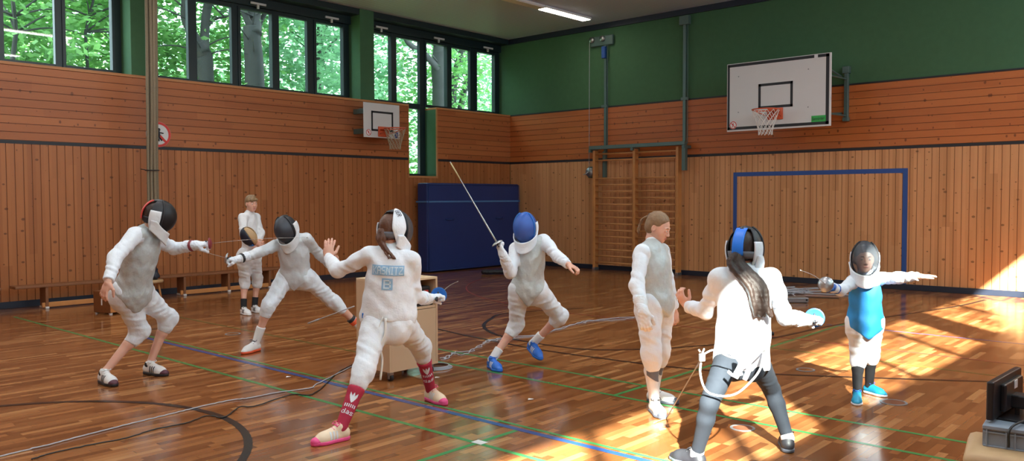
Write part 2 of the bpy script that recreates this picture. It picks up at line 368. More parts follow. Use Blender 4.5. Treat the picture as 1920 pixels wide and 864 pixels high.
M['hair_auburn'] = plain('auburn_hair', (.11, .045, .025), .45, var=.35, nscale=60, bmp=.3)
M['sock_w'] = plain('white_sock', (.76, .77, .79), .85, bmp=.1); M['sock_b'] = plain('black_sock', (.012, .012, .015), .85); M['sock_r'] = plain('crimson_sock', (.42, .02, .06), .8, bmp=.1); M['sock_g'] = plain('grey_sock_panel', (.13, .14, .17), .8)
for k, c in dict(shoe_w=(.78, .79, .80), shoe_black=(.02, .02, .025), shoe_blue=(.02, .15, .62), shoe_cyan=(.01, .30, .50), shoe_pink=(.85, .09, .30), shoe_cream=(.85, .68, .50), shoe_orange=(.85, .13, .05), shoe_plum=(.10, .03, .05), shoe_grey=(.09, .10, .13)).items():
    M[k] = plain(k.replace('shoe_', '')+'_shoe', c, .5, var=.05, nscale=40)
M['patch_blue'] = plain('light_blue_print', (.28, .50, .74), .7); M['patch_txt'] = plain('pale_print', (.62, .76, .88), .7)
M['tongue_blue'] = plain('bright_blue_rubber', (.01, .19, .85), .4); M['tongue_red'] = plain('red_rubber', (.62, .04, .03), .5)
M['green_lbl'] = plain('green_label', (.03, .42, .08), .5)
M['guard'] = plain('steel_guard', (.45, .46, .48), .3, .85); M['guard_blue'] = plain('blue_guard_pad', (.02, .16, .55), .5); M['guard_red'] = plain('dark_red_guard_pad', (.22, .03, .04), .5)
M['blade'] = plain('steel_blade', (.50, .50, .50), .35, .8); M['blade_tip'] = plain('taped_blade_tip', (.50, .42, .22), .6)
M['glove_bl'] = plain('blue_glove', (.02, .13, .52), .6)
M['crate'] = plain('grey_crate_plastic', (.25, .30, .36), .5); M['mon'] = plain('black_monitor_plastic', (.012, .013, .016), .35); M['leather'] = plain('tan_leather', (.50, .33, .17), .5, var=.08, nscale=14, bmp=.1)
M['cable_g'] = plain('grey_cable', (.42, .44, .50), .5); M['cable_b'] = plain('black_cable', (.02, .02, .02), .5); M['cord'] = plain('white_cord', (.75, .76, .74), .6)
M['pipe_metal'] = plain('metal_box', (.30, .31, .33), .35, .6)
for k, c in dict(l_blue=(.022, .07, .25), l_green=(.045, .24, .07), l_black=(.012, .010, .012), l_red=(.34, .06, .04), l_purple=(.12, .11, .30), l_white=(.75, .75, .75), l_olive=(.10, .13, .03)).items():
    M[k] = plain(k+'_line', c, .25)
M['cap_brown'] = plain('brown_floor_cap', (.20, .07, .035), .4); M['cap_ring'] = plain('metal_cap_ring', (.24, .24, .25), .5, .2)
M['bark'] = plain('beech_bark', (.05, .05, .045), .9, var=.4, nscale=4)
def meshcloth(name, col, alpha, metal=.4):
    m, nt, b = newmat(name); b.inputs['Base Color'].default_value = (*col, 1); b.inputs['Roughness'].default_value = .45; b.inputs['Metallic'].default_value = metal
    t = N(nt, 'ShaderNodeBsdfTransparent'); mx = N(nt, 'ShaderNodeMixShader'); mx.inputs[0].default_value = alpha
    nt.links.new(t.outputs[0], mx.inputs[1]); nt.links.new(b.outputs[0], mx.inputs[2]); nt.links.new(mx.outputs[0], nt.nodes['Material Output'].inputs[0])
    return m
M['mesh_black'] = meshcloth('black_wire_mesh', (.012, .012, .015), .93, .2)
M['mesh_blue'] = meshcloth('blue_wire_mesh', (.045, .15, .58), .58, .1)
M['mesh_grey'] = meshcloth('grey_wire_mesh', (.12, .13, .15), .42, .3)
M['mesh_dark'] = meshcloth('dark_grey_wire_mesh', (.05, .055, .07), .9, .3)
def glass():
    m, nt, b = newmat('window_glass'); nt.nodes.remove(b)
    t = N(nt, 'ShaderNodeBsdfTransparent'); t.inputs[0].default_value = (.90, .95, .93, 1); g = N(nt, 'ShaderNodeBsdfGlossy'); g.inputs['Roughness'].default_value = .02
    lw = N(nt, 'ShaderNodeLayerWeight'); lw.inputs[0].default_value = .5
    fr = mth(nt, 'ADD', .025, mth(nt, 'MULTIPLY', mth(nt, 'POWER', lw.outputs['Facing'], 5), .6))
    mx = N(nt, 'ShaderNodeMixShader'); nt.links.new(fr, mx.inputs[0]); nt.links.new(t.outputs[0], mx.inputs[1]); nt.links.new(g.outputs[0], mx.inputs[2])
    nt.links.new(mx.outputs[0], nt.nodes['Material Output'].inputs[0]); return m
M['glass'] = glass()
def leafmat(name, a, bb):
    m, nt, b = newmat(name); geo = N(nt, 'ShaderNodeNewGeometry')
    c = mixc(nt, geo.outputs['Random Per Island'], a, bb); nt.links.new(c, b.inputs['Base Color']); b.inputs['Roughness'].default_value = .5
    tr = N(nt, 'ShaderNodeBsdfTranslucent'); nt.links.new(mixc(nt, .5, c, tuple(min(1, q*1.5) for q in bb)), tr.inputs[0]); mx = N(nt, 'ShaderNodeMixShader'); mx.inputs[0].default_value = .45
    nt.links.new(b.outputs[0], mx.inputs[1]); nt.links.new(tr.outputs[0], mx.inputs[2]); nt.links.new(mx.outputs[0], nt.nodes['Material Output'].inputs[0]); return m
M['leaf1'] = leafmat('leaves_mid_green', (.06, .19, .045), (.22, .46, .13)); M['leaf2'] = leafmat('leaves_cool_green', (.07, .22, .10), (.28, .52, .28))
def emis(name, col, s):
    m, nt, b = newmat(name); b.inputs['Base Color'].default_value = (.8, .8, .8, 1); b.inputs['Emission Color'].default_value = (*col, 1); b.inputs['Emission Strength'].default_value = s; return m
M['lamp_on'] = emis('lit_diffuser', (1, .9, .74), 6.0); M['lamp_off'] = plain('unlit_diffuser', (.80, .81, .82), .4)
# ---------------------------------------------------------------- object helpers
COL = SC.collection
def wloc(p):
    org = np.zeros(3)
    while p is not None: org = org+np.array(p.location); p = p.parent
    return org
class MB:
    def __init__(s): s.v = []; s.f = []; s.m = []; s.n = 0; s.mi = 0
    def add(s, vs, fs):
        vs = np.asarray(vs, float).reshape(-1, 3); s.v.append(vs)
        for f in fs: s.f.append([int(i)+s.n for i in f]); s.m.append(s.mi)
        s.n += len(vs); s.g = getattr(s, 'g', []); s.g.append((vs, fs)); return s
    def build_each(s, name, mat, parent, smooth=False):
        # every piece an object of its own
        return [MB().add(v, f).build(name, mat, parent, smooth) for v, f in s.g]
    def box(s, lo, hi, ch=0):
        return s.obox((np.array(lo, float)+np.array(hi, float))/2, np.eye(3), (np.array(hi, float)-np.array(lo, float))/2, ch)
    def obox(s, c, R, h, ch=0):
        # chamfered box: rows of R are its axes, h its half sizes
        c = np.array(c, float); R = np.array(R, float); h = np.abs(np.array(h, float)); ch = min(ch, h.min()*.9)
        if ch <= 0:
            q = [(x, y, z) for x in (-1, 1) for y in (-1, 1) for z in (-1, 1)]
            vs = [c+(R.T @ (np.array(p)*h)) for p in q]
            return s.add(vs, [(0, 1, 3, 2), (4, 6, 7, 5), (0, 4, 5, 1), (2, 3, 7, 6), (0, 2, 6, 4), (1, 5, 7, 3)])
        bm = bmesh.new(); bmesh.ops.create_cube(bm, size=2)
        for v in bm.verts: v.co = Vector((v.co.x*h[0], v.co.y*h[1], v.co.z*h[2]))
        bmesh.ops.bevel(bm, geom=list(bm.edges), offset=ch, segments=2, affect='EDGES', profile=.5)
        bm.verts.index_update(); vs = [c+(R.T @ np.array(v.co)) for v in bm.verts]; fs = [[v.index for v in f.verts] for f in bm.faces]; bm.free()
        return s.add(vs, fs)
    def tube(s, pts, r, seg=8, caps=True, flat=None):
        pts = [np.array(p, float) for p in pts]; rr = r if hasattr(r, '__len__') else [r]*len(pts)
        vs = []; prev = None
        for i, p in enumerate(pts):
            t = nrm(pts[min(i+1, len(pts)-1)]-pts[max(i-1, 0)])
            a = nrm(np.cross(t, [0, 0, 1]) if abs(t[2]) < .9 else np.cross(t, [1, 0, 0])) if prev is None else nrm(prev-t*(prev@t)); prev = a
            b = np.cross(t, a)
            for k in range(seg):
                q = 2*math.pi*k/seg; vs.append(p+(a*math.cos(q)+b*math.sin(q))*rr[i])
        fs = [(i*seg+k, i*seg+(k+1) % seg, (i+1)*seg+(k+1) % seg, (i+1)*seg+k) for i in range(len(pts)-1) for k in range(seg)]
        if caps: fs += [tuple(range(seg))[::-1], tuple((len(pts)-1)*seg+k for k in range(seg))]
        return s.add(vs, fs)
    def disc(s, c, n, r0, r1, th=.004, seg=32, ex=None):
        # flat ring (r0 inner, may be 0) with thickness
        n = nrm(n); a = nrm(np.cross(n, ex if ex is not None else ([0, 0, 1] if abs(n[2]) < .9 else [1, 0, 0]))); b = np.cross(n, a); c = np.array(c, float)
        vs = []
        for k in range(seg):
            q = 2*math.pi*k/seg; d = a*math.cos(q)+b*math.sin(q)
            vs += [c+d*r0, c+d*r1, c+d*r0+n*th, c+d*r1+n*th]
        fs = []
        for k in range(seg):
            i, j = 4*k, 4*((k+1) % seg)
            fs += [(i+3, i+2, j+2, j+3), (i+1, i+3, j+3, j+1), (i, i+1, j+1, j)]
            if r0 > 0: fs.append((i, j, j+2, i+2))
        return s.add(vs, fs)
    def lathe(s, c, ax, prof, seg=28):
        ax = nrm(ax); a = nrm(np.cross(ax, [0, 0, 1] if abs(ax[2]) < .9 else [1, 0, 0])); b = np.cross(ax, a); c = np.array(c, float)
        vs = [c+ax*h+(a*math.cos(2*math.pi*k/seg)+b*math.sin(2*math.pi*k/seg))*r for r, h in prof for k in range(seg)]
        fs = [(i*seg+k, i*seg+(k+1) % seg, (i+1)*seg+(k+1) % seg, (i+1)*seg+k) for i in range(len(prof)-1) for k in range(seg)]
        return s.add(vs, fs)
    def build(s, name, mats, parent=None, smooth=False):
        me = bpy.data.meshes.new(name); vs = np.concatenate(s.v) if s.v else np.zeros((0, 3))
        org = wloc(parent) if parent is not None else np.array([*vs.mean(0)[:2], vs[:, 2].min()])
        me.from_pydata((vs-org).tolist(), [], s.f)
        if not isinstance(mats, (list, tuple)): mats = [mats]
        for m in mats: me.materials.append(m)
        if len(mats) > 1: me.polygons.foreach_set('material_index', s.m)
        me.update()
        o = bpy.data.objects.new(name, me); COL.objects.link(o)
        if parent is None: o.location = org
        else: o.parent = parent
        if smooth: me.shade_smooth() if hasattr(me, 'shade_smooth') else None
        return o
def rawmesh(name, vs, fs, mat, parent=None, smooth=True):
    b = MB(); vs = np.asarray(vs)
    me = bpy.data.meshes.new(name)
    if parent is not None:
        org = wloc(parent)
    else: org = np.array([*vs.mean(0)[:2], vs[:, 2].min()])
    fs = np.asarray(fs, np.int32)
    me.vertices.add(len(vs)); me.vertices.foreach_set('co', (vs-org).astype(np.float32).ravel())
    me.loops.add(fs.size); me.loops.foreach_set('vertex_index', fs.ravel())
    me.polygons.add(len(fs)); me.polygons.foreach_set('loop_start', np.arange(0, fs.size, fs.shape[1], dtype=np.int32))
    try: me.polygons.foreach_set('loop_total', np.full(len(fs), fs.shape[1], np.int32))
    except Exception: pass
    me.update(calc_edges=True); me.validate(); me.materials.append(mat)
    if smooth: me.polygons.foreach_set('use_smooth', np.ones(len(fs), bool))
    o = bpy.data.objects.new(name, me); COL.objects.link(o)
    if parent is None: o.location = org
    else: o.parent = parent
    return o
def tag(o, label=None, cat=None, group=None, kind=None):
    if label: o['label'] = label
    if cat: o['category'] = cat
    if group: o['group'] = group
    if kind: o['kind'] = kind
    return o
def empty(name, loc, label=None, cat=None, group=None, kind=None):
    o = bpy.data.objects.new(name, None); o.empty_display_size = .1; COL.objects.link(o); o.location = loc
    return tag(o, label, cat, group, kind)
def copy_tree(o, loc=None, parent=None):
    c = o.copy(); COL.objects.link(c)
    if parent is not None: c.parent = parent
    if loc is not None: c.location = loc
    for ch in [q for q in bpy.data.objects if q.parent == o]: copy_tree(ch, None, c)
    return c
def cloud_curve(pts, n=12):
    # Catmull-Rom through points
    P = [np.array(p, float) for p in pts]; P = [2*P[0]-P[1]]+P+[2*P[-1]-P[-2]]; out = []
    for i in range(1, len(P)-2):
        for k in range(n):
            t = k/n; a, b, c, d = P[i-1:i+3]
            out.append(.5*((2*b)+(-a+c)*t+(2*a-5*b+4*c-d)*t*t+(-a+3*b-3*c+d)*t**3))
    out.append(P[-2]); return out
# ---------------------------------------------------------------- the room
def S_(o): o['kind'] = 'structure'; return o
ZS, ZE, D_REC = 2.455, 3.62, .40
floor = S_(MB().box((-WX-.5, YR-.2, -.2), (XR+.5, YB+.4, 0)).build('floor', M['parquet']))
S_(MB().box((-WX-.5, YR-.2, CEIL), (XR+.5, YB+.4, CEIL+.2)).build('ceiling', M['slats']))
def boards(mb, org, eu, ev, ew, nu, wd, L, off=0):
    # boards of width wd along ev, stacked along eu, chamfered edges, face at org plane pointing to ew
    e = .0065; dp = .011; gp = .0026
    org, eu, ev, ew = (np.array(q, float) for q in (org, eu, ev, ew))
    for i in range(nu):
        a = org+eu*(i*wd+off); pr = [(gp, -dp), (e, 0), (wd-e, 0), (wd-gp, -dp)]
        vs = [a+eu*u+ew*d+ev*t for t in (0, L) for u, d in pr]
        mb.add(vs, [(j, j+1, j+5, j+4) for j in range(3)])
# end wall (far): backing, upright boards, level boards, green covering
wb = S_(MB().box((-WX-D_REC-.08, YB+.012, 0), (XR+.5, YB+.4, CEIL)).build('wall_back', M['green']))
m = MB(); n = int((XR+WX)/.115)+1
boards(m, (-WX, YB, .10), (1, 0, 0), (0, 0, 1), (0, -1, 0), n, .115, ZS-.03-.10); m.build('upright_boards', M['wood_v_end'], wb)
m = MB(); boards(m, (-WX, YB, ZS+.02), (0, 0, 1), (1, 0, 0), (0, -1, 0), 9, (ZE-ZS-.05)/9, XR+WX); m.build('level_boards', M['wood_h_end'], wb)
MB().box((-WX, YB+.0105, 0), (XR, YB+.0125, ZE)).build('groove_backing', M['brown_box'], wb)
m = MB().box((-WX, YB-.004, ZS-.030), (XR, YB+.01, ZS+.018)); m.box((-WX, YB-.004, ZE-.025), (XR, YB+.012, ZE)); m.build('black_strip', M['black'], wb)  # black-painted strips below and above the level boards
S_(MB().box((-WX, YB-.03, 5.33), (XR, YB+.012, CEIL)).build('trim_1', M['base_blue']))
S_(MB().box((-WX, YB-.022, 0), (XR, YB+.01, .10), .004).build('baseboard_back', M['base_blue']))
# left wall: a deep panelled wall with windows set back above it, one tall slot window
SL0, SL1, SLZ = 11.84, 12.65, 2.09
wl = S_(MB().box((-WX-D_REC-.08, YR-.2, 0), (-WX-.012, SL0, ZE-.02)).box((-WX-D_REC-.08, SL1, 0), (-WX-.012, YB+.012, ZE-.02)).box((-WX-D_REC-.08, SL0, 0), (-WX-.012, SL1, SLZ)).build('wall_left', M['green']))
m = MB(); y0 = YR
def side_boards(y0, y1):
    n = int((y1-y0)/.115); wd = (y1-y0)/n
    boards(m, (-WX, y0, .10), (0, 1, 0), (0, 0, 1), (1, 0, 0), n, wd, ZS-.03-.10)
side_boards(YR, SL0)
k0 = len(m.f); n = int((SL1-SL0)/.115); boards(m, (-WX, SL0, .10), (0, 1, 0), (0, 0, 1), (1, 0, 0), n, (SL1-SL0)/n, SLZ-.10-.04); side_boards(SL1, YB)
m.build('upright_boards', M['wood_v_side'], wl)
MB().box((-WX-.0125, YR, 0), (-WX-.0105, SL0, ZE-.03)).box((-WX-.0125, SL1, 0), (-WX-.0105, YB, ZE-.03)).box((-WX-.0125, SL0, 0), (-WX-.0105, SL1, SLZ-.04)).build('groove_backing', M['brown_box'], wl)
m = MB()
for a, b in ((YR, SL0-.01), (SL1+.01, YB)):
    boards(m, (-WX, a, ZS+.02), (0, 0, 1), (0, 1, 0), (1, 0, 0), 9, (ZE-.045-ZS-.02)/9, b-a)
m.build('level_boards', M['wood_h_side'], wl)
m = MB().box((-WX-.01, YR, ZS-.030), (-WX+.004, SL0, ZS+.018)).box((-WX-.01, SL1, ZS-.030), (-WX+.004, YB, ZS+.018)); m.build('black_strip', M['black'], wl)  # black-painted strip under the level boards, broken at the slot window
m = MB()
for a, b in ((YR, SL0), (SL1, YB)): m.box((-WX-D_REC, a, ZE-.045), (-WX+.012, b, ZE), .004)
m.box((-WX-.30, SL0-.022, SLZ-.04), (-WX+.010, SL0, ZE-.045)).box((-WX-.02, SL1-.002, SLZ), (-WX+.012, SL1+.035, ZE-.045), .003).box((-WX-D_REC, SL0-.02, SLZ-.045), (-WX+.012, SL1+.035, SLZ), .004)
m.build('sill_rail', M['wood_trim'], wl)
S_(MB().box((-WX, YR, 0), (-WX+.022, YB-.022, .10), .004).build('baseboard_left', M['base_blue']))
# window head, green columns, window end
S_(MB().box((-WX-D_REC-.08, YR-.2, 5.17), (-WX-D_REC+.10, YB+.012, CEIL)).box((-WX-D_REC+.10, YR-.2, 5.33), (-WX-.02, YB, CEIL)).build('trim_2', M['frame']))
for i, (a, b) in enumerate(((-2.2, -1.8), (1.9, 2.27), (5.94, 6.33), (10.56, 10.92))):
    S_(MB().box((-WX-D_REC-.10, a, ZE), (-WX, b, CEIL), .006).build('trim_%d' % (3+i), M['green']))
XG = -WX-D_REC
def window(num, y0, y1, panes, z0=ZE+.03, z1=5.17, handles=()):
    # outer frame with mullions; every second pane sits in a thicker opening sash
    mb = MB(); zt = 5.10 if z1 > 5 else z1-.06; zb = z0+.06
    eds = [(y0, panes[0][0])]+[(panes[i][1], panes[i+1][0]) for i in range(len(panes)-1)]+[(panes[-1][1], y1)]
    for a, b in eds: mb.box((XG-.06, a, z0), (XG+.03, b, z1), .004)
    for a, b in panes: mb.box((XG-.06, a-.01, z0), (XG+.02, b+.01, zb)); mb.box((XG-.06, a-.01, zt), (XG+.02, b+.01, z1))
    fr = S_(mb.build('window_%d' % num, M['frame']))
    for i, (a, b) in enumerate(panes):
        MB().box((XG-.022, a-.012, zb-.012), (XG-.016, b+.012, zt+.012)).build('pane', M['glass'], fr)
        if i in handles:
            MB().box((XG+.03, a-.05, zb-.05), (XG+.055, a, zt+.04), .004).box((XG+.03, b, zb-.05), (XG+.055, b+.05, zt+.04), .004).box((XG+.03, a, zb-.05), (XG+.055, b, zb-.0), .004).box((XG+.03, a, zt), (XG+.055, b, zt+.04), .004).build('sash', M['frame'], fr)
            h = MB().box((XG+.115, (a+b)/2-.16, zt+.10), (XG+.145, (a+b)/2+.16, zt+.14), .005).box((XG+.10, (a+b)/2-.02, zt+.03), (XG+.13, (a+b)/2+.02, zt+.11)).build('opener_stay', M['white_paint'], fr)
    return fr
window(1, 2.27, 5.96, [(2.5, 3.25), (3.4, 4.02), (4.22, 4.93), (5.08, 5.79)], handles=(1, 3))
window(2, 6.31, 10.58, [(6.45, 7.10), (7.26, 7.93), (8.10, 8.75), (8.92, 9.55), (9.75, 10.40)], handles=(2, 4))
window(3, 10.90, YB+.02, [(11.03, 11.66), (11.83, 12.50), (12.69, 13.32), (13.49, 14.10), (14.31, 14.93)], handles=(0, 2, 4))
window(4, SL0-.1, SL1+.02, [(SL0-.02, 12.49)], z0=SLZ, z1=ZE+.03)
window(5, -1.8, 1.9, [(-1.7, -1.0), (-.85, -.15), (0, .7), (.85, 1.8)])
# the side and rear walls behind the viewer, with the same band of windows that lets the sun in
wr = S_(MB().box((XR+.012, YR-.2, 0), (XR+.5, YB+.4, ZE)).box((XR+.012, YR-.2, 5.26), (XR+.5, YB+.4, CEIL)).build('wall_right', M['green']))
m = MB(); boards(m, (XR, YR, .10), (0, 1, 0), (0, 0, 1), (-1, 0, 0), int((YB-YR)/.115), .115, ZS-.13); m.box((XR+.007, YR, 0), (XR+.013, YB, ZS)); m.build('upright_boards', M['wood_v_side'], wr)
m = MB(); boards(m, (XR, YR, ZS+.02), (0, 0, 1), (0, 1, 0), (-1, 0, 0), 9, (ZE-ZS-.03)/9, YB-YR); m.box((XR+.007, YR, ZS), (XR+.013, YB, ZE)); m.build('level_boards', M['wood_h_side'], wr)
for i, (a, b) in enumerate(((YR, -2.7), (1.6, 1.97), (6.05, 6.42), (10.5, 10.87), (14.9, YB))):
    S_(MB().box((XR, a, ZE), (XR+.45, b, CEIL)).build('trim_%d' % (8+i), M['green']))
for i, (a, b) in enumerate(((-2.7, 1.6), (1.97, 6.05), (6.42, 10.5), (10.87, 14.9))):
    mb = MB(); k = 3; st = (b-a)/k
    for j in range(k+1): mb.box((XR+.36, a+j*st-.035, ZE), (XR+.42, a+j*st+.035, 5.26))
    mb.box((XR+.36, a, ZE), (XR+.42, b, ZE+.07)).box((XR+.36, a, 5.2), (XR+.42, b, 5.26)); fr = S_(mb.build('window_%d' % (6+i), M['frame']))
    MB().box((XR+.38, a, ZE+.05), (XR+.386, b, 5.22)).build('pane', M['glass'], fr)
S_(MB().box((-WX-.5, YR-.3, 0), (XR+.5, YR, CEIL)).build('wall_rear', M['wood_v_end']))
# ---------------------------------------------------------------- painted floor markings (children of the floor)
def strip(name, mat, pts, wd, z=.0006, closed=False):
    P = [np.array([p[0], p[1], z]) for p in pts]; vs = []
    for i, p in enumerate(P):
        t = nrm(P[min(i+1, len(P)-1)]-P[max(i-1, 0)]); s = np.cross(t, ZZ); vs += [p-s*wd/2, p+s*wd/2]
    return MB().add(vs, [(2*i, 2*i+1, 2*i+3, 2*i+2) for i in range(len(P)-1)]).build(name, mat, floor)
def arc(c, r, a0, a1, n=60): return [(c[0]+r*math.cos(math.radians(a0+(a1-a0)*i/n)), c[1]+r*math.sin(math.radians(a0+(a1-a0)*i/n))) for i in range(n+1)]
strip('blue_line', M['l_blue'], [(-9.6, 4.25), (XR-.6, 4.25)], .055, .0012)
strip('green_line', M['l_green'], [(-9.6, 4.325), (XR-.6, 4.325)], .035, .0014)
strip('green_line', M['l_green'], [(-12.6, 3.83), (XR-.6, 3.83)], .04, .0010)
strip('green_line', M['l_green'], [(-3.76, 1.0), (-3.76, 4.22)], .04, .0008); strip('green_line', M['l_green'], [(-3.84, 5.5), (-3.84, 11.2)], .04, .0008)
strip('green_line', M['l_green'], [(-7.4, 5.98), (XR-.6, 5.93)], .04, .0010); strip('green_line', M['l_green'], [(-6.6, 5.52), (XR-.6, 5.46)], .04, .0010)
strip('olive_line', M['l_olive'], [(-3.84, 8.35), (XR-.6, 8.35)], .03, .0010)
strip('red_line', M['l_red'], [(-8.3, 9.05), (XR-.6, 9.05)], .03, .0016)
strip('olive_line', M['l_olive'], [(-12.6, 5.30), (-6.7, 5.30)], .03, .0010)
strip('red_line', M['l_red'], arc((-7.4, 13.5), 4.35, 150, 258), .03, .0018)
strip('purple_line', M['l_purple'], [(-4.0, 10.35), (-1.2, 10.35)], .03, .0010)
strip('black_line', M['l_black'], cloud_curve([(-7.25, 9.6), (-7.72, 8.49), (-7.49, 7.89), (-7.17, 7.44), (-6.73, 7.12), (-6.23, 6.96), (-5.59, 6.93), (-5.1, 7.07), (-4.55, 7.75), (-4.08, 8.9), (-3.88, 10.45), (-3.25, 13.2), (-3.1, 14.4)]), .045, .0020)
strip('black_line', M['l_black'], cloud_curve([(-8.6, 7.15), (-7.37, 6.88), (-6.49, 6.74), (-5.62, 6.66), (-4.8, 6.70), (-3.98, 6.81), (-3.23, 7.11), (-1.71, 8.04), (-.9, 8.7)]), .04, .0022)
# the big black circle at the lower left: least-squares centre from points on it
_p = np.array([(-6.34, 2.94), (-5.94, 3.03), (-5.58, 3.05), (-4.98, 2.89), (-4.81, 2.81), (-4.59, 2.61)])
_A = np.c_[2*_p, np.ones(len(_p))]; _s = np.linalg.lstsq(_A, (_p**2).sum(1), rcond=None)[0]; _r = math.sqrt(_s[2]+_s[0]**2+_s[1]**2)
strip('black_circle_line', M['l_black'], arc(_s[:2], _r, -60, 300, 140), .055, .0020)
strip('white_mark', M['l_white'], [(-3.80, 3.85), (-3.71, 3.85)], .07, .0026)
for (x, y), r, a in (((-2.62, 5.30), .085, 0), ((-2.07, 6.74), .10, 0), ((-3.08, 7.49), .085, 1), ((-9.0, 5.05), .09, 1), ((-9.0, 7.0), .09, 1)):
    MB().disc((x, y, .0006), (0, 0, 1), 0, r-.018, .002).build('floor_socket_cap', M['parquet'] if a else M['cap_brown'], floor)
    MB().disc((x, y, .0008), (0, 0, 1), r-.018, r, .003).build('floor_socket_ring', M['cap_ring'], floor)
# ---------------------------------------------------------------- trees outside the windows
def tree(name, xp, limbs, label, leafm, nl, ys, zs, seed, leaf=.09, back=1.6):
    # limbs: (pixel path, radius at foot, radius at end) measured at the distance xp; leaves hang in flat sprays around and behind them
    rg = np.random.default_rng(seed); pt = lambda p: plane_at(p[0], p[1], 0, xp)
    P0 = pt(limbs[0][0][0]) if limbs else np.array([xp, sum(ys)/2, 0])
    t = empty(name, (xp, P0[1], -1.0), label, 'tree', 'trees outside the high windows'); mb = MB()
    for i, (pth, r0, r1) in enumerate(limbs):
        Q = [pt(p)+np.array([0.10*math.sin(k*2+i)*(i > 0), 0, 0]) for k, p in enumerate(pth)]
        if i == 0: Q = [np.array([xp, Q[0][1]+.05, -1.0])]+Q
        e = Q[-1]-Q[-2]; Q.append(Q[-1]+nrm(e)*(1.2 if i else .15)); cv = cloud_curve(Q, 6) if i else [Q[j]*(1-k/5)+Q[j+1]*k/5 for j in range(len(Q)-1) for k in range(5)]+[Q[-1]]; mb.tube(cv, np.linspace(r0, r1, len(cv)).tolist(), 12)
    for k in range(14):
        if not limbs: break
        pth = limbs[k % len(limbs)][0]; q = pt(pth[-1])*(k % 3)/2+pt(pth[-2])*(1-(k % 3)/2); a = rg.uniform(0, 6.28)
        e = q+np.array([math.cos(a)*.8, math.sin(a)*1.3, rg.uniform(-.2, .8)]); mb.tube(cloud_curve([q, (q+e)/2+[0, 0, .12], e], 4), np.linspace(.022, .006, 9).tolist(), 5)
    if not limbs: mb.tube([(xp, P0[1], -1), (xp-.1, P0[1]+.1, 4), (xp, P0[1], 9)], [.2, .16, .08], 10)
    mb.build('trunk', M['bark'], t, True)
    per = 40; nc = int(nl*1.7)//per
    cc = np.c_[xp-back+rg.normal(0, .75, nc), rg.uniform(ys[0], ys[1], nc), rg.uniform(zs[0], zs[1], nc)]
    P = (cc[:, None, :]+rg.normal(0, 1, (nc, per, 3))*np.array([.5, .5, .10])).reshape(-1, 3)
    d = rg.normal(0, 1, (len(P), 3)); d[:, 2] *= .35; d /= np.linalg.norm(d, axis=1)[:, None]
    nn = rg.normal(0, .6, (len(P), 3))+[0.5, 0, .7]; sv = np.cross(d, nn); sv /= np.linalg.norm(sv, axis=1)[:, None]
    L = rg.uniform(.7, 1.3, len(P))[:, None]*leaf
    q = np.stack([P-d*L, P-sv*L*.5, P+d*L, P+sv*L*.5], 1).reshape(-1, 3)
    o = rawmesh('foliage', q, np.arange(len(q)).reshape(-1, 4), leafm, t, False); o['kind'] = 'stuff'
    return t
def sun_tree(y, n, seed, label):
    rg = np.random.default_rng(seed); x = XR+7.0; t = empty('maple_tree', (x, y, -1), label, 'tree', 'trees on the sunny side'); MB().tube([(x, y, -1), (x+.1, y, 5), (x, y+.2, 9)], [.2, .16, .1], 10).build('trunk', M['bark'], t, True)
    nc = n//30; cc = np.c_[rg.normal(x, .8, nc), rg.normal(y, 2.0, nc), rg.uniform(6.2, 11.5, nc)]; P = (cc[:, None, :]+rg.normal(0, 1, (nc, 30, 3))*[.35, .35, .15]).reshape(-1, 3)
    d = nrm_rows(rg.normal(0, 1, (len(P), 3))); s2 = nrm_rows(np.cross(d, rg.normal(0, 1, (len(P), 3)))); q = np.stack([P-d*.12, P-s2*.06, P+d*.12, P+s2*.06], 1).reshape(-1, 3)
    o = rawmesh('foliage', q, np.arange(len(q)).reshape(-1, 4), M['leaf1'], t, False); o['kind'] = 'stuff'
def nrm_rows(a): return a/np.linalg.norm(a, axis=1)[:, None]
sun_tree(-5.2, 1300, 21, 'tree outside the sunny windows, throwing speckled shade on the floor'); sun_tree(-.8, 900, 22, 'second tree outside the sunny windows behind the viewer')
def yz(x0, x1, xp): return (plane_at(x0, 120, 0, xp)[1], plane_at(x1, 120, 0, xp)[1])
tree('beech_tree', -17.0, [([(20, 140), (30, 60), (24, 0)], .05, .03)], 'beech foliage filling the first high window from the left edge', M['leaf1'], 7000, yz(-60, 125, -18), (2.6, 8.0), 1)
tree('beech_tree', -18.5, [([(165, 140), (160, 60), (175, 0)], .04, .02)], 'light green beech seen through the pane left of the rope bundle', M['leaf1'], 6500, yz(100, 300, -20), (2.6, 8.2), 2)
tree('beech_tree', -17.2, [([(386, 165), (384, 105), (376, 92)], .19, .15), ([(380, 98), (366, 72), (352, 35), (345, 0)], .11, .08), ([(380, 98), (387, 60), (389, 20), (388, 0)], .10, .09), ([(392, 45), (410, 34), (432, 30)], .035, .015)], 'forked beech trunk behind the pane right of the rope bundle', M['leaf1'], 5000, yz(290, 455, -19), (2.6, 8.2), 3)
tree('beech_tree', -16.6, [([(478, 170), (476, 110), (472, 62)], .23, .17), ([(474, 66), (462, 35), (455, -5)], .08, .07), ([(474, 66), (480, 30), (481, -5)], .15, .13), ([(482, 70), (493, 40), (503, 10)], .06, .04)], 'thick three-forked beech trunk in the middle high window', M['leaf2'], 4500, yz(440, 590, -19), (2.6, 8.2), 4)
tree('beech_tree', -18.5, [([(596, 180), (597, 110), (600, 40)], .10, .06), ([(597, 125), (618, 90), (642, 58)], .06, .035), ([(598, 90), (612, 60), (622, 30)], .045, .03)], 'slim beech with splayed branches behind the last pane of the middle window', M['leaf2'], 4500, yz(570, 720, -20.5), (2.6, 8.4), 5)
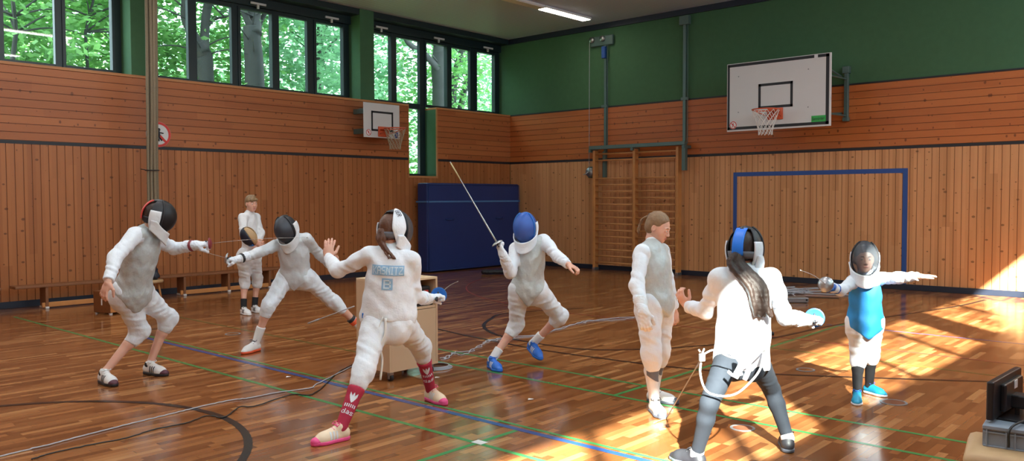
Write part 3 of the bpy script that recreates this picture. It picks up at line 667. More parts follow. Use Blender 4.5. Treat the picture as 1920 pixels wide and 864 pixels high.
tree('beech_tree', -18.0, [([(829, 215), (828, 160), (826, 125), (833, 60)], .30, .27), ([(818, 130), (797, 104), (772, 82), (752, 62)], .10, .05), ([(830, 90), (812, 80), (790, 60)], .05, .03)], 'stout beech trunk behind the middle pane of the corner window', M['leaf1'], 4200, yz(700, 850, -20.5), (2.3, 8.4), 6)
tree('beech_tree', -19.5, [([(848, 215), (850, 165), (858, 120), (870, 85)], .13, .10), ([(858, 212), (868, 180), (882, 140)], .11, .08)], 'slender curving trunk beside the stout beech at the corner window', M['leaf2'], 4200, yz(830, 960, -21.5), (2.3, 8.6), 7)
tree('beech_tree', -27.0, [], 'distant tree far behind the middle high window', M['leaf2'], 4500, yz(250, 640, -28), (1.5, 9.5), 8, .15)
tree('beech_tree', -27.0, [], 'distant tree far behind the corner window', M['leaf2'], 4000, yz(640, 960, -28), (1.0, 7.0), 9, .15)
tree('beech_tree', -27.5, [], 'distant tree behind the first high window from the left edge', M['leaf1'], 4500, yz(-60, 260, -28), (1.5, 9.5), 10, .15)
S_(MB().box((-13.2, YR-.2, CEIL+.25), (-7, YB+.4, 17.0)).build('sun_blocker', M['white_paint']))  # unseen block added above the hall to keep direct sun off the trees
S_(MB().box((-60, -30, -1.2), (-WX-1.2, 60, -1.0)).build('ground_outside', M['l_olive']))
# ---------------------------------------------------------------- ceiling lights
def ceiling_light(x, y, lit, label):
    t = empty('ceiling_light', (x, y, CEIL-.045), label, 'ceiling light', 'strip lights on the ceiling')
    MB().box((x-.12, y-.76, CEIL-.045), (x+.12, y+.76, CEIL-.001), .006).build('housing', M['white_plastic'], t)
    MB().box((x-.10, y-.74, CEIL-.055), (x+.10, y+.74, CEIL-.043), .003).build('diffuser', M['lamp_on'] if lit else M['lamp_off'], t)
ceiling_light(-10.79, 13.67, True, 'lit strip light on the ceiling near the corner of the hall')
ceiling_light(-10.79, 12.12, False, 'unlit strip light in line with the lit one, at the upper edge of the picture')
def lamp_row(x, ys):
    for y in ys:
        ceiling_light(x, y, True, 'lit strip light of the rows over the hall')
        l = bpy.data.lights.new('strip_light_glow', 'AREA'); o = bpy.data.objects.new('strip_light_glow', l); COL.objects.link(o)
        l.shape = 'RECTANGLE'; l.size = .22; l.size_y = 1.45; l.energy = LAMP_W; l.color = (.96, .98, 1); o.location = (x, y, CEIL-.065)
LAMP_W = 16
lamp_row(-7.2, (0, 3.5, 7)); lamp_row(-3.6, (0, 3.5, 7)); lamp_row(-.2, (3.5, 8, 12)); lamp_row(-10.79, (1, 5))
# ---------------------------------------------------------------- bitmap letters as small raised shapes
GLY = {'A': '01110,10001,10001,11111,10001,10001,10001', 'B': '11110,10001,10001,11110,10001,10001,11110', 'E': '11111,10000,10000,11110,10000,10000,11111', 'G': '01110,10001,10000,10111,10001,10001,01110', 'H': '10001,10001,10001,11111,10001,10001,10001', 'I': '111,010,010,010,010,010,111', 'K': '10001,10010,10100,11000,10100,10010,10001', 'M': '10001,11011,10101,10101,10001,10001,10001', 'N': '10001,11001,10101,10101,10011,10001,10001', 'R': '11110,10001,10001,11110,10100,10010,10001', 'S': '01111,10000,10000,01110,00001,00001,11110', 'T': '11111,00100,00100,00100,00100,00100,00100', 'W': '10001,10001,10001,10101,10101,11011,10001', 'Z': '11111,00001,00010,00100,01000,10000,11111', 'a': '00000,00000,01110,00001,01111,10001,01111', 'd': '00001,00001,01101,10011,10001,10011,01101', 's': '00000,00000,01111,10000,01110,00001,11110', 'n': '00000,00000,10110,11001,10001,10001,10001', 'g': '00000,01111,10001,10001,01111,00001,01110', 'e': '00000,00000,01110,10001,11111,10000,01110', 'r': '00000,00000,10110,11001,10000,10000,10000', 'i': '010,000,110,010,010,010,111', ' ': '000,000,000,000,000,000,000'}
def letter_cells(txt):
    out = []; x = 0
    for ch in txt:
        rows = GLY[ch].split(',')
        for j, r in enumerate(rows):
            for i, c in enumerate(r):
                if c == '1': out.append((x+i, 6-j))
        x += len(rows[0])+1
    return out, x-1
def text_flat(mb, txt, org, eu, ev, en, w, h, th=.0015):
    cells, W = letter_cells(txt); org, eu, ev, en = (np.array(q, float) for q in (org, eu, ev, en)); cw, chh = w/W, h/7
    for i, j in cells:
        a = org+eu*i*cw+ev*j*chh; vs = [a, a+eu*cw, a+eu*cw+ev*chh, a+ev*chh]; vs = [q+en*th for q in vs]
        mb.add(vs, [(0, 1, 2, 3)])
# ---------------------------------------------------------------- basketball hoops
def hoop(t, c, fw, rt, R, mat_net, plate, netlen):
    # c = centre of the ring, fw = away from the board, rt = sideways
    c, fw, rt = (np.array(q, float) for q in (c, fw, rt))
    ring = [c+(rt*math.cos(a)+fw*math.sin(a))*R for a in np.linspace(0, 2*math.pi, 41)]
    rg_ = MB(); rg_.tube(ring, .011, 8, False); back = c-fw*(R+.16)
    rg_.obox(back+fw*.01-ZZ*.045, basis(fw, ZZ), (plate[0]/2, .012, plate[1]/2), .003); rg_.obox(c-fw*(R+.075)-ZZ*.004, basis(fw, ZZ), (.10, .08, .006))
    for s in (-1, 1):
        rg_.tube([back+rt*s*.10-ZZ*.10, c+rt*s*R*.85+fw*.05-ZZ*.01], .008, 6)
    ro = rg_.build('ring', M['red_rim'], t, True)
    nb = MB(); n = 12
    def np_(k, j):
        z = j/6; rr = R*(1-.48*min(1, z*1.25)); a = 2*math.pi*(k+.5*(j % 2))/n; return c+(rt*math.cos(a)+fw*math.sin(a))*rr-ZZ*(.012+netlen*z)
    for k in range(n):
        for j in range(6):
            for dk in ((0, -1) if j % 2 == 0 else (0, 1)): nb.tube([np_(k, j), np_(k+dk, j+1)], .0042, 5, False)
    nb.build('net', mat_net, ro, True)
# large board on the end wall
BX0, BX1, BZ0, BZ1, BY = -7.225, -5.335, 2.79, 4.01, 13.9
t = empty('basketball_hoop', (-6.28, BY, BZ0), 'large white basketball board with black border mounted on the end wall', 'basketball hoop')
bd = MB().box((BX0, BY, BZ0), (BX1, BY+.03, BZ1), .004).build('backboard', M['white_paint'], t)
e = .002
mb = MB(); bw = .05; i0, i1, j0, j1 = BX0+.012, BX1-.03, BZ0+.03, BZ1-.012
for lo, hi in (((i0, j0), (i1, j0+bw)), ((i0, j1-bw), (i1, j1)), ((i0, j0), (i0+bw*.8, j1)), ((i1-bw*1.1, j0), (i1, j1))): mb.box((lo[0], BY-e, lo[1]), (hi[0], BY, hi[1]))
a0, a1, c0, c1 = -6.62, -5.99, 3.16, 3.60
for lo, hi in (((a0, c0), (a1, c0+.045)), ((a0, c1-.045), (a1, c1)), ((a0, c0), (a0+.045, c1)), ((a1-.045, c0), (a1, c1))): mb.box((lo[0], BY-e, lo[1]), (hi[0], BY, hi[1]))
mb.build('border_lines', M['black'], bd)
MB().box((-5.62, BY-.004, BZ1-.066), (-5.56, BY-.001, BZ1-.005)).build('tape_patch', M['cloth_dim'], bd)
mb = MB().box((-5.66, BY-.004, 2.87), (-5.415, BY-.001, 2.975)); lb = mb.build('green_label', M['green_lbl'], bd)
mb = MB(); text_flat(mb, 'Benninger', (-5.645, BY-.0042, 2.895), (1, 0, 0), (0, 0, 1), (0, -1, 0), .21, .055); mb.build('label_lettering', M['black'], lb)
def no_sign(t, c, fw, rt, R, th=.012, fig=True):
    # round prohibition sign: white disc, red ring and bar, dark figure
    c, fw, rt = (np.array(q, float) for q in (c, fw, rt)); up = ZZ
    MB().disc(c, fw, 0, R, th, 36).build('white_disc', M['white_paint'], t)
    mb = MB().disc(c+fw*th, fw, R*.80, R*.99, .002, 36); mb.obox(c+fw*(th+.003), np.array([nrm(rt-up), fw, nrm(rt+up)]), (R*.82, .0012, R*.09)); mb.build('red_ring', M['tongue_red'], t)
    mb = MB(); q = c+fw*(th+.0018)
    mb.disc(q+up*R*.38+rt*R*.02, fw, 0, R*.13, .001, 14); mb.tube([q+up*R*.25, q-up*R*.15+rt*R*.05], R*.10, 6); mb.tube([q+up*R*.18, q+rt*R*.38+up*R*.10], R*.05, 6); mb.tube([q-up*R*.15, q-up*R*.5-rt*R*.15], R*.06, 6); mb.tube([q-up*R*.15, q-up*R*.48+rt*R*.25], R*.06, 6)
    mb.obox(q-up*R*.42-rt*R*.05, np.eye(3), (R*.02, R*.12, R*.12)); mb.build('figure_symbol', M['black'], t)
sg = empty('warning_sticker', (-7.12, BY-.001, 2.88)); sg.parent = bd; sg.location = Vector((-7.12, BY-.001, 2.88))-Vector((-6.28, BY, BZ0))-bd.location
bpy.data.objects.remove(sg)
st = MB().disc((-7.10, BY-.001, 2.905), (0, -1, 0), 0, .07, .002, 30).build('warning_sticker', M['white_plastic'], bd)
mb = MB().disc((-7.10, BY-.003, 2.905), (0, -1, 0), .055, .068, .001, 30); mb.obox((-7.10, BY-.005, 2.905), np.array([nrm([1, 0, -1]), [0, 1, 0], nrm([1, 0, 1])]), (.058, .001, .006)); mb.disc((-7.10, BY-.004, 2.925), (0, -1, 0), 0, .014, .001, 12); mb.tube([(-7.10, BY-.004, 2.91), (-7.115, BY-.004, 2.87)], .006, 5); mb.build('sticker_ring', M['tongue_red'], st)
hoop(t, (-6.30, BY-.39, 3.10), (0, -1, 0), (1, 0, 0), .225, M['net'], (.28, .20), .42)
mb = MB()
for x in (-7.0, -5.6):
    mb.tube([(x, BY+.03, 3.9), (x, YB, 3.75)], .02, 8); mb.tube([(x, BY+.03, 3.0), (x, YB, 3.1)], .02, 8)
mb.tube([(-7.0, BY+.05, 3.9), (-5.6, BY+.05, 3.9)], .02, 8).tube([(-7.0, BY+.05, 3.0), (-5.6, BY+.05, 3.0)], .02, 8); mb.box((-7.04, YB-.03, 2.95), (-6.96, YB, 3.9)); mb.build('support_frame', M['steel_green'], t)
mb = MB()
for x, z in ((-7.0, 3.77), (-7.0, 3.13), (-5.72, 3.77), (-5.72, 3.13)): mb.disc((x, BY-.001, z), (0, -1, 0), 0, .012, .003, 10)
mb.build_each('bolt', M['pipe_metal'], bd)
rl = empty('wall_bracket', (-5.5, YB, 2.98), 'short upright green-grey steel bracket on the end wall beside the large basketball board', 'bracket')
MB().box((-5.535, YB-.075, 2.98), (-5.465, YB-.003, 3.84), .006).build('rail', M['steel_green'], rl)
mb = MB().box((-5.56, YB-.10, 3.80), (-5.44, YB-.003, 3.92), .006).box((-5.55, YB-.10, 2.95), (-5.45, YB-.003, 3.02), .006); mb.tube([(-5.5, YB-.08, 3.7), (-5.62, BY+.06, 3.72)], .014, 6); mb.tube([(-5.5, YB-.08, 3.05), (-5.62, BY+.06, 3.04)], .014, 6); mb.build_each('hinge', M['steel_green'], rl)
# small board on the left wall
SX = -13.13
t = empty('basketball_hoop', (SX, 10.7, 2.80), 'small white basketball board with black square on the left wall beside the slot window', 'basketball hoop')
bd = MB().box((SX-.025, 10.25, 2.815), (SX, 11.16, 3.50), .004).build('backboard', M['white_paint'], t)
mb = MB(); a0, a1, c0, c1 = 10.43, 10.99, 2.945, 3.345
for lo, hi in (((a0, c0), (a1, c0+.04)), ((a0, c1-.04), (a1, c1)), ((a0, c0), (a0+.04, c1)), ((a1-.04, c0), (a1, c1))): mb.box((SX, lo[0], lo[1]), (SX+e, hi[0], hi[1]))
mb.build('border_lines', M['black'], bd)
st = MB().disc((SX+.001, 10.36, 2.91), (1, 0, 0), 0, .062, .002, 24).build('warning_sticker', M['white_plastic'], bd)
mb = MB().disc((SX+.003, 10.36, 2.91), (1, 0, 0), .05, .062, .001, 24); mb.obox((SX+.004, 10.36, 2.91), np.array([[1, 0, 0], nrm([0, 1, -1]), nrm([0, 1, 1])]), (.001, .05, .005)); mb.tube([(SX+.004, 10.36, 2.94), (SX+.004, 10.355, 2.89)], .008, 5); mb.build('sticker_ring', M['tongue_red'], st)
MB().box((SX, 11.03, 2.83), (SX+.003, 11.12, 2.95)).build('blue_sticker', M['goal_blue'], bd)
hoop(t, (SX+.38, 10.72, 2.985), (1, 0, 0), (0, 1, 0), .21, M['net_old'], (.26, .20), .40)
mb = MB()
for y in (10.4, 11.0): mb.box((-WX+.002, y-.03, 2.9), (SX-.025, y+.03, 3.0)).box((-WX+.002, y-.03, 3.3), (SX-.025, y+.03, 3.4))
mb.build_each('support_arm', M['steel_green'], t)
# round sign on the left wall
t = empty('round_sign', (-WX, 6.33, 2.48), 'round white prohibition sign with red ring and bar on the left wall behind the ropes', 'sign')
no_sign(t, (-WX+.002, 6.36, 2.675), (1, 0, 0), (0, 1, 0), .21)
# ---------------------------------------------------------------- climbing ropes gathered against the wall
RB = at(284, 300, 12.9)
for i in range(6):
    dx, dy = (.030*(i % 3)-.03), (.038*(i//3))
    a = RB+RH*(dx*2.0)+FH*dy*1.7
    top = np.array([a[0], a[1], 5.38])+RH*.035; bot = np.array([a[0], a[1], .55+.05*i])
    r = .0245
    pts = cloud_curve([top, (top*.55+bot*.45)+RH*.012*math.sin(i*2), np.array([*(a[:2]), 2.05])+RH*(-dx*.25), bot], 8)
    o = MB().tube(pts, r, 10).build('climbing_rope', M['rope'], None, True)
    tag(o, 'thick tan climbing rope hanging in the tied bundle before the left wall', 'rope', 'ropes of the bundle tied before the left wall')
o = MB().tube([RB*[1, 1, 0]+ZZ*2.05+(RH*math.cos(a)*.105+FH*(math.sin(a)*.065+.02)) for a in np.linspace(0, 2*math.pi, 25)], .008, 6).tube([RB*[1, 1, 0]+ZZ*2.06-RH*.10, RB*[1, 1, 0]+ZZ*2.07-RH*.17], .007, 6).build('rope_strap', M['black'], None, True)
tag(o, 'dark strap tied around the bundle of climbing ropes', 'strap')
o = MB().box((*(RB[:2]-[.3, .14]), 5.38), (*(RB[:2]+[.3, .2]), CEIL)).build('rope_rail', M['steel_green']); tag(o, 'steel ceiling rail from which the tied climbing ropes hang', 'rail')
# ---------------------------------------------------------------- wall bars with lifting gear
X0, X1, XM = -10.93, -8.83, -9.88
t = empty('wall_bars', (XM, YB-.1, 0), 'tall double section of wooden wall bars standing against the end wall', 'wall bars')
for x in (X0, XM, X1): MB().box((x-.03, YB-.24, .02), (x+.03, YB-.10, 2.64), .006).build('upright', M['bar_wood'], t)
zs = [2.56, 2.42]+[2.02-.142*i for i in range(14)]
for a, b in ((X0, XM), (XM, X1)):
    for z in zs: MB().tube([(a+.03, YB-.20, z), (b-.03, YB-.20, z)], .019, 10).build('rung', M['bar_wood'], t, True)
for x in (X0, X1): MB().box((x-.035, YB-.25, 0), (x+.035, YB-.09, .06), .004).build('foot', M['steel'], t)
t = empty('lifting_gear', (XM, YB-.05, 2.6), 'green-grey steel beam and guide rails above the wall bars on the end wall', 'gym apparatus')
MB().box((-11.02, YB-.30, 2.66), (-8.62, YB-.20, 2.74), .008).build('beam', M['steel_green'], t)
mb = MB()
for x in (-11.0, -9.9, -8.66): mb.box((x-.03, YB-.30, 2.60), (x+.03, YB-.02, 2.66), .004)
mb.box((-8.70, YB-.28, 2.15), (-8.62, YB-.18, 2.66), .006).box((-10.80, YB-.09, 2.05), (-10.72, YB-.02, 2.62), .005).build_each('bracket', M['steel_green'], t)
MB().box((-10.785, YB-.06, 2.6), (-10.725, YB-.003, 4.95), .004).tube([(-10.69, YB-.05, 2.7), (-10.69, YB-.05, 5.0)], .006, 6).build('guide_rail', M['steel_green'], t)
MB().box((-8.81, YB-.06, 2.6), (-8.745, YB-.003, 5.25), .004).tube([(-8.70, YB-.05, 2.7), (-8.70, YB-.05, 5.2)], .006, 6).build('guide_rail', M['steel_green'], t)
mb = MB().box((-8.88, YB-.10, 5.12), (-8.66, YB-.003, 5.30), .006)
for x in (-10.78, -8.78):
    mb.box((x-.07, YB-.07, ZE-.03), (x+.08, YB-.003, ZE+.03), .004)
mb.build_each('rail_clamp', M['steel_green'], t)
p = MB().box((-11.15, YB-.07, 4.95), (-10.55, YB-.01, 5.17), .02).build('pulley_plate', M['steel_green'], t)
for x in (-11.09, -10.80): MB().lathe((x, YB-.12, 5.10), (0, 1, 0), [(0, 0), (.06, 0), (.06, .012), (.045, .02), (.06, .03), (.06, .05), (0, .05)]).build('pulley', M['steel'], p, True)
MB().box((-10.80, YB-.14, 4.66), (-10.71, YB-.06, 4.92), .01).build('hook_block', M['goal_blue'], p)
MB().tube([(-11.15, YB-.10, 5.08), (-11.16, YB-.10, 2.25)], .005, 5).build('cable', M['cable_g'], t)
t = empty('winch', (-11.12, YB-.1, 2.0), 'round grey hand winch on the end wall left of the wall bars', 'winch')
MB().lathe((-11.12, YB-.003, 2.17), (0, -1, 0), [(0, 0), (.10, 0), (.10, .05), (.07, .06), (.07, .12), (.10, .125), (.10, .15), (0, .15)]).build('drum', M['pipe_metal'], t, True)
MB().box((-11.24, YB-.03, 2.05), (-11.0, YB-.003, 2.30), .01).build('mount_plate', M['steel_green'], t)
MB().tube([(-11.12, YB-.15, 2.17), (-11.12, YB-.19, 2.17), (-11.22, YB-.19, 2.12), (-11.22, YB-.23, 2.12)], .009, 6).build('crank', M['steel'], t, True)
# blue goal painted on the wall
mb = MB(); y = YB-.003
mb.box((-7.70, y, .10), (-7.62, y+.002, 2.09)).box((-4.54, y, .10), (-4.46, y+.002, 2.09)).box((-7.62, y, 2.01), (-4.54, y+.002, 2.09))
tag(mb.build('goal_marking', M['goal_blue']), 'blue painted goal outline on the end wall boards', 'goal marking')
# ---------------------------------------------------------------- blue mats on edge in the corner
t = empty('crash_mat', (-13.3, 13.4, 0), 'big dark blue crash mat standing on edge in the corner of the hall', 'gym mat')
mb = MB().box((-13.50, 11.95, .012), (-13.17, 14.90, 1.93), .035); mt = mb.build('mat_cover', M['mat_blue'], t, False)
MB().tube([(-13.155, 11.97, 1.90), (-13.155, 14.88, 1.90)], .008, 6).tube([(-13.155, 11.97, .04), (-13.155, 14.88, .04)], .008, 6).tube([(-13.155, 11.97, .04), (-13.155, 11.97, 1.90)], .008, 6).tube([(-13.155, 14.88, .04), (-13.155, 14.88, 1.90)], .008, 6).build('piping', M['mat_blue'], t, True)
MB().box((-13.166, 11.93, 1.51), (-13.158, 14.92, 1.545)).box((-13.51, 11.925, 1.51), (-13.16, 11.932, 1.545)).build('strap', M['strap_blue'], t)
for y in (12.6, 14.2): MB().tube([(-13.165, y-.12, 1.15), (-13.13, y-.08, 1.13), (-13.13, y+.08, 1.13), (-13.165, y+.12, 1.15)], .011, 6).build('carry_handle', M['mat_blue'], t, True)
# ---------------------------------------------------------------- benches along the left wall
def bench(y0, y1, label):
    x = -13.28
    t = empty('gym_bench', (x, (y0+y1)/2, 0), label, 'bench')
    MB().box((x-.13, y0, .315), (x+.13, y1, .355), .008).build('seat', M['bench_wood'], t)
    MB().box((x+.06, y0+.36, .02), (x+.10, y1-.36, .09), .006).build('beam', M['bar_wood'], t)
    for y in (y0+.42, (y0+y1)/2, y1-.42):
        if y1-y0 < 2.4 and abs(y-(y0+y1)/2) < .01: continue
        MB().box((x-.12, y-.02, .03), (x+.12, y+.02, .315), .006).build('leg', M['bench_wood'], t)
        MB().box((x-.13, y-.025, 0), (x+.13, y+.025, .032), .006).build('rubber_foot', M['white_plastic'], t)
bench(.55, 3.85, 'low wooden gym bench against the left wall at the edge of the picture')
bench(4.02, 6.02, 'low wooden gym bench against the left wall behind the crouching fencer in grey vest')
bench(6.12, 8.55, 'low wooden gym bench against the left wall behind the watching boy')
# wooden box + stool + bag behind the left fencer
B0 = fl(207, 590)
t = empty('wooden_box', (B0[0], B0[1]-.1, 0), 'small dark wooden box with orange jointed side on the floor behind the crouching left fencer', 'box')
ux = nrm([1, .35, 0]); uy = np.cross(ZZ, ux)
c = B0+uy*.17-ux*.16+ZZ*.17
MB().obox(c, np.array([ux, uy, ZZ]), (.16, .17, .15), .006).build('body', M['brown_box'], t)
mb = MB()
for k in range(6): mb.obox(c-ZZ*.12+ZZ*.05*k+ux*.1605, np.array([ux, uy, ZZ]), (.003, .168, .018), .002)
mb.obox(c+ux*.159, np.array([ux, uy, ZZ]), (.003, .165, .145)); mb.build('jointed_side', M['orange_wood'], t)
MB().obox(c-uy*.171, np.array([ux, uy, ZZ]), (.01, .002, .045), .001).build('handle_slot', M['white_plastic'], t)
mb = MB()
for a in (-1, 1):
    for b in (-1, 1): mb.obox(c+ux*.13*a+uy*.14*b-ZZ*.16, np.eye(3), (.02, .02, .0102), .003)
mb.build_each('foot', M['white_plastic'], t)
SP = fl(284, 566)
t = empty('stool', (SP[0], SP[1], 0), 'small yellow-topped wooden stool before the left wall behind the left fencer', 'stool')
MB().lathe((SP[0], SP[1], .30), (0, 0, 1), [(0, 0), (.17, 0), (.18, .015), (.18, .04), (.16, .05), (0, .05)]).build('seat', M['leather'], t, True)
for a in (45, 135, 225, 315):
    q = np.array([math.cos(math.radians(a)), math.sin(math.radians(a)), 0]); MB().tube([SP+q*.11+ZZ*.30, SP+q*.16], .016, 8).build('leg', M['bar_wood'], t, True)
sd_ = Solid(SP+[-.2, -.2, .3], SP+[.2, .2, .8], .012); sd_.cone(SP+ZZ*.42, SP+ZZ*.66+RH*.02, .10, .06, .03, fold=.01); sd_.cone(SP+ZZ*.40-RH*.05, SP+ZZ*.42+RH*.07, .06, .06, .04); sd_.ruffle(.008, 40, 3); sd_.cut(SP+ZZ*.352, (0, 0, -1))
o = rawmesh('sports_bag', *sd_.mesh(), M['base_blue']); tag(o, 'dark navy cloth bag slumped on the stool behind the left fencer', 'bag')
# ---------------------------------------------------------------- trolley cabinet with hi-fi
TX, TY0, TY1, TD, TH = -5.57, 4.60, 5.17, .46, .885
t = empty('trolley_cabinet', (TX-TD/2, (TY0+TY1)/2, 0), 'beech veneer cabinet on castors with open upper shelf behind the fencer in red socks', 'cabinet')
th = .02; z0 = .085
MB().box((TX-TD, TY0, z0), (TX, TY0+th, TH-th)).box((TX-TD, TY1-th, z0), (TX, TY1, TH-th)).build_each('side_panel', M['beech'], t)
MB().box((TX-TD, TY0, TH-th), (TX, TY1, TH), .002).build('top', M['beech_edge'], t)
MB().box((TX-.018, TY0+th+.002, z0+.003), (TX-.001, TY1-th-.002, .60)).build('door', M['beech'], t)
MB().box((TX-TD, TY0+th, z0), (TX, TY1-th, z0+th)).box((TX-TD+.01, TY0+th, .605), (TX-.01, TY1-th, .625)).build_each('shelf', M['beech'], t)
MB().box((TX-TD, TY0+th, z0), (TX-TD+.008, TY1-th, TH-th)).build('back_panel', M['beech'], t)
for x in (TX-.05, TX-TD+.05):
    for y in (TY0+.05, TY1-.05):
        cs = MB().lathe((x, y-.014, .03), (0, 1, 0), [(0, 0), (.03, 0), (.03, .028), (0, .028)]).build('castor', M['black'], t, True)
        MB().box((x-.02, y-.022, .05), (x+.02, y+.022, z0), .004).box((x-.012, y-.022, .02), (x+.012, y-.018, .06)).box((x-.012, y+.018, .02), (x+.012, y+.022, .06)).build('castor_fork', M['steel'], cs)
t = empty('stereo', (TX-.2, 5.0, .625), 'black stereo unit inside the open shelf of the beech cabinet', 'stereo')
MB().box((TX-.36, TY0+.05, .70), (TX-.05, TY1-.04, .80), .012).build('case', M['mon'], t)
MB().box((TX-.36, TY0+.03, .626), (TX-.03, TY1-.03, .665), .006).build('lower_unit', M['mon'], t); MB().box((TX-.3, TY0+.10, .664), (TX-.1, TY0+.14, .702)).box((TX-.3, TY1-.14, .664), (TX-.1, TY1-.10, .702)).build_each('spacer', M['black'], t)
MB().box((TX-.051, TY1-.12, .74), (TX-.047, TY1-.07, .765)).build('red_badge', M['tongue_red'], t); MB().box((TX-.051, TY1-.24, .715), (TX-.047, TY1-.15, .722)).build('logo_strip', M['cloth_dim'], t)
# ---------------------------------------------------------------- cables on the floor
def cable(name, mat, px, r, label, amp=.012, seed=0, cat='cable', group=None):
    rg = np.random.default_rng(seed); P = [fl(*p) for p in px]; C = cloud_curve(P, 8); out = []
    for i, p in enumerate(C):
        q = p+np.array([rg.normal(0, amp), rg.normal(0, amp), 0]); q[2] = r*1.02; out.append(q)
    out = cloud_curve(out, 3)
    for q in out: q[2] = r*1.02+.0014
    return tag(MB().tube(out, r, 6).build(name, mat, None, True), label, cat, group)
cable('floor_cable', M['cable_g'], [(-20, 862), (30, 850), (100, 833), (180, 812), (260, 792), (330, 775), (374, 764), (430, 752), (470, 747), (520, 737), (580, 729), (596, 720), (650, 693), (690, 672)], .005, 'long pale grey cable running over the floor from the left edge', .003, 1)
cable('floor_cable', M['cable_b'], [(60, 862), (100, 850), (180, 833), (230, 824), (290, 806), (350, 794), (386, 781), (420, 783), (450, 764), (480, 762), (545, 741), (590, 738), (640, 695), (700, 668)], .0045, 'black cable lying beside the long pale grey cable', .003, 2)
cable('floor_cable', M['cable_g'], [(826, 671), (838, 673), (850, 662), (880, 658), (915, 640), (925, 637), (960, 632), (1010, 628), (1060, 612), (1100, 604), (1140, 598), (1200, 594), (1230, 590)], .0048, 'pale cable zigzagging behind the fencer in blue mask', .012, 3)
cable('floor_cable', M['cable_g'], [(829, 675), (850, 664), (872, 665), (900, 650), (918, 640), (950, 637), (1000, 630), (1055, 616), (1095, 602), (1150, 601), (1190, 596)], .004, 'second pale cable twisted with the zigzagging one behind the fencer in blue mask', .016, 4)
o = MB()
for k in range(4): o.tube([fl(818, 689)+np.array([.15*math.cos(a)*(1-.07*k), .15*math.sin(a)*(1-.07*k), .006+.006*k]) for a in np.linspace(0, 6.283, 33)], .0045, 6, False)
tag(o.build('cable_coil', M['cable_g'], None, True), 'coil of grey cable on the floor at the right foot of the beech cabinet', 'cable coil')
rg = np.random.default_rng(3)
c = fl(1485, 547); mb = MB()
for k in range(9):
    a0 = rg.uniform(0, 6.28); pts = [c+np.array([rg.normal(0, .32), rg.normal(0, .35), .012+.008*(k % 4)]) for _ in range(5)]; mb.tube(cloud_curve(pts, 8), .010, 5)
tag(mb.build('cable_tangle', M['cable_g'], None, True), 'tangle of grey cables on the floor before the blue goal outline', 'cable')
c = fl(1508, 553); mb = MB(); mb.tube(cloud_curve([c+[-.35, -.2, .008], c+[-.1, -.35, .008], c+[.1, -.3, .008], c+[.35, -.2, .008], c+[.6, -.1, .008]], 8), .007, 5)
tag(mb.build('floor_cable', M['cable_b'], None, True), 'short dark cable in front of the grey cable tangle', 'cable')
c = fl(1497, 568); R_ = basis(FH, ZZ)
t = empty('metal_box', (c[0], c[1], 0), 'flat grey metal box on the floor in front of the cable tangle', 'box')
MB().obox(c+FH*.12+ZZ*.043, R_, (.155, .12, .036), .006).build('case', M['pipe_metal'], t); MB().obox(c+FH*-.002+RH*.125+ZZ*.045, R_, (.014, .003, .014), .002).build('socket', M['black'], t)
mb = MB()
for sx in (-1, 1):
    for sy in (.03, .21): mb.obox(c+FH*sy+RH*sx*.12+ZZ*.004, R_, (.015, .015, .0038), .001)
mb.build_each('foot', M['black'], t)
c = fl(928, 514); sd_ = Solid(c+[-.4, -.3, 0], c+[.4, .3, .25], .015); sd_.cone(c+RH*-.22+ZZ*.05, c+RH*.18+ZZ*.05, .07, .06, .03, (ZZ, .7), fold=.01); sd_.cut(c+ZZ*.002, (0, 0, -1))
tag(rawmesh('equipment_bag', *sd_.mesh(), M['black']), 'small flat black bag on the floor in front of the blue mat', 'bag')
mb = MB(); c2 = fl(935, 510)
for k in range(3): mb.tube(cloud_curve([c2+np.array([rg.normal(0, .25), rg.normal(0, .12), .01]) for _ in range(4)], 6), .007, 5)
c = fl(1444, 628)
tag(MB().obox(c+ZZ*.02, R_, (.04, .03, .0195), .008).build('power_plug', M['black']), 'small dark plug lying on the floor beside the jacket of the black-legged fencer', 'plug')
for i, (p, lb) in enumerate((((995, 749), 'scrap of white paper on the floor between the cabinet and the girl'), ((1242, 805), 'white paper scrap on the floor below the bare-headed girl'), ((541, 707), 'tiny white paper scrap beside the blue floor line'), ((820, 708), 'white paper scrap beside the castor of the beech cabinet'))):
    c = fl(*p); mb = MB(); vs = [c+RH*a+FH*b+ZZ*(.002+.006*h) for a, b, h in ((-.022, -.012, 0), (.024, -.010, 1), (.02, .014, .3), (-.018, .012, 1))]
    vs += [v-ZZ*.0008 for v in vs]; mb.add(vs, [(0, 1, 2, 3), (7, 6, 5, 4), (0, 4, 5, 1), (1, 5, 6, 2), (2, 6, 7, 3), (3, 7, 4, 0)]); tag(mb.build('paper_scrap', M['white_plastic']), lb, 'paper scrap')
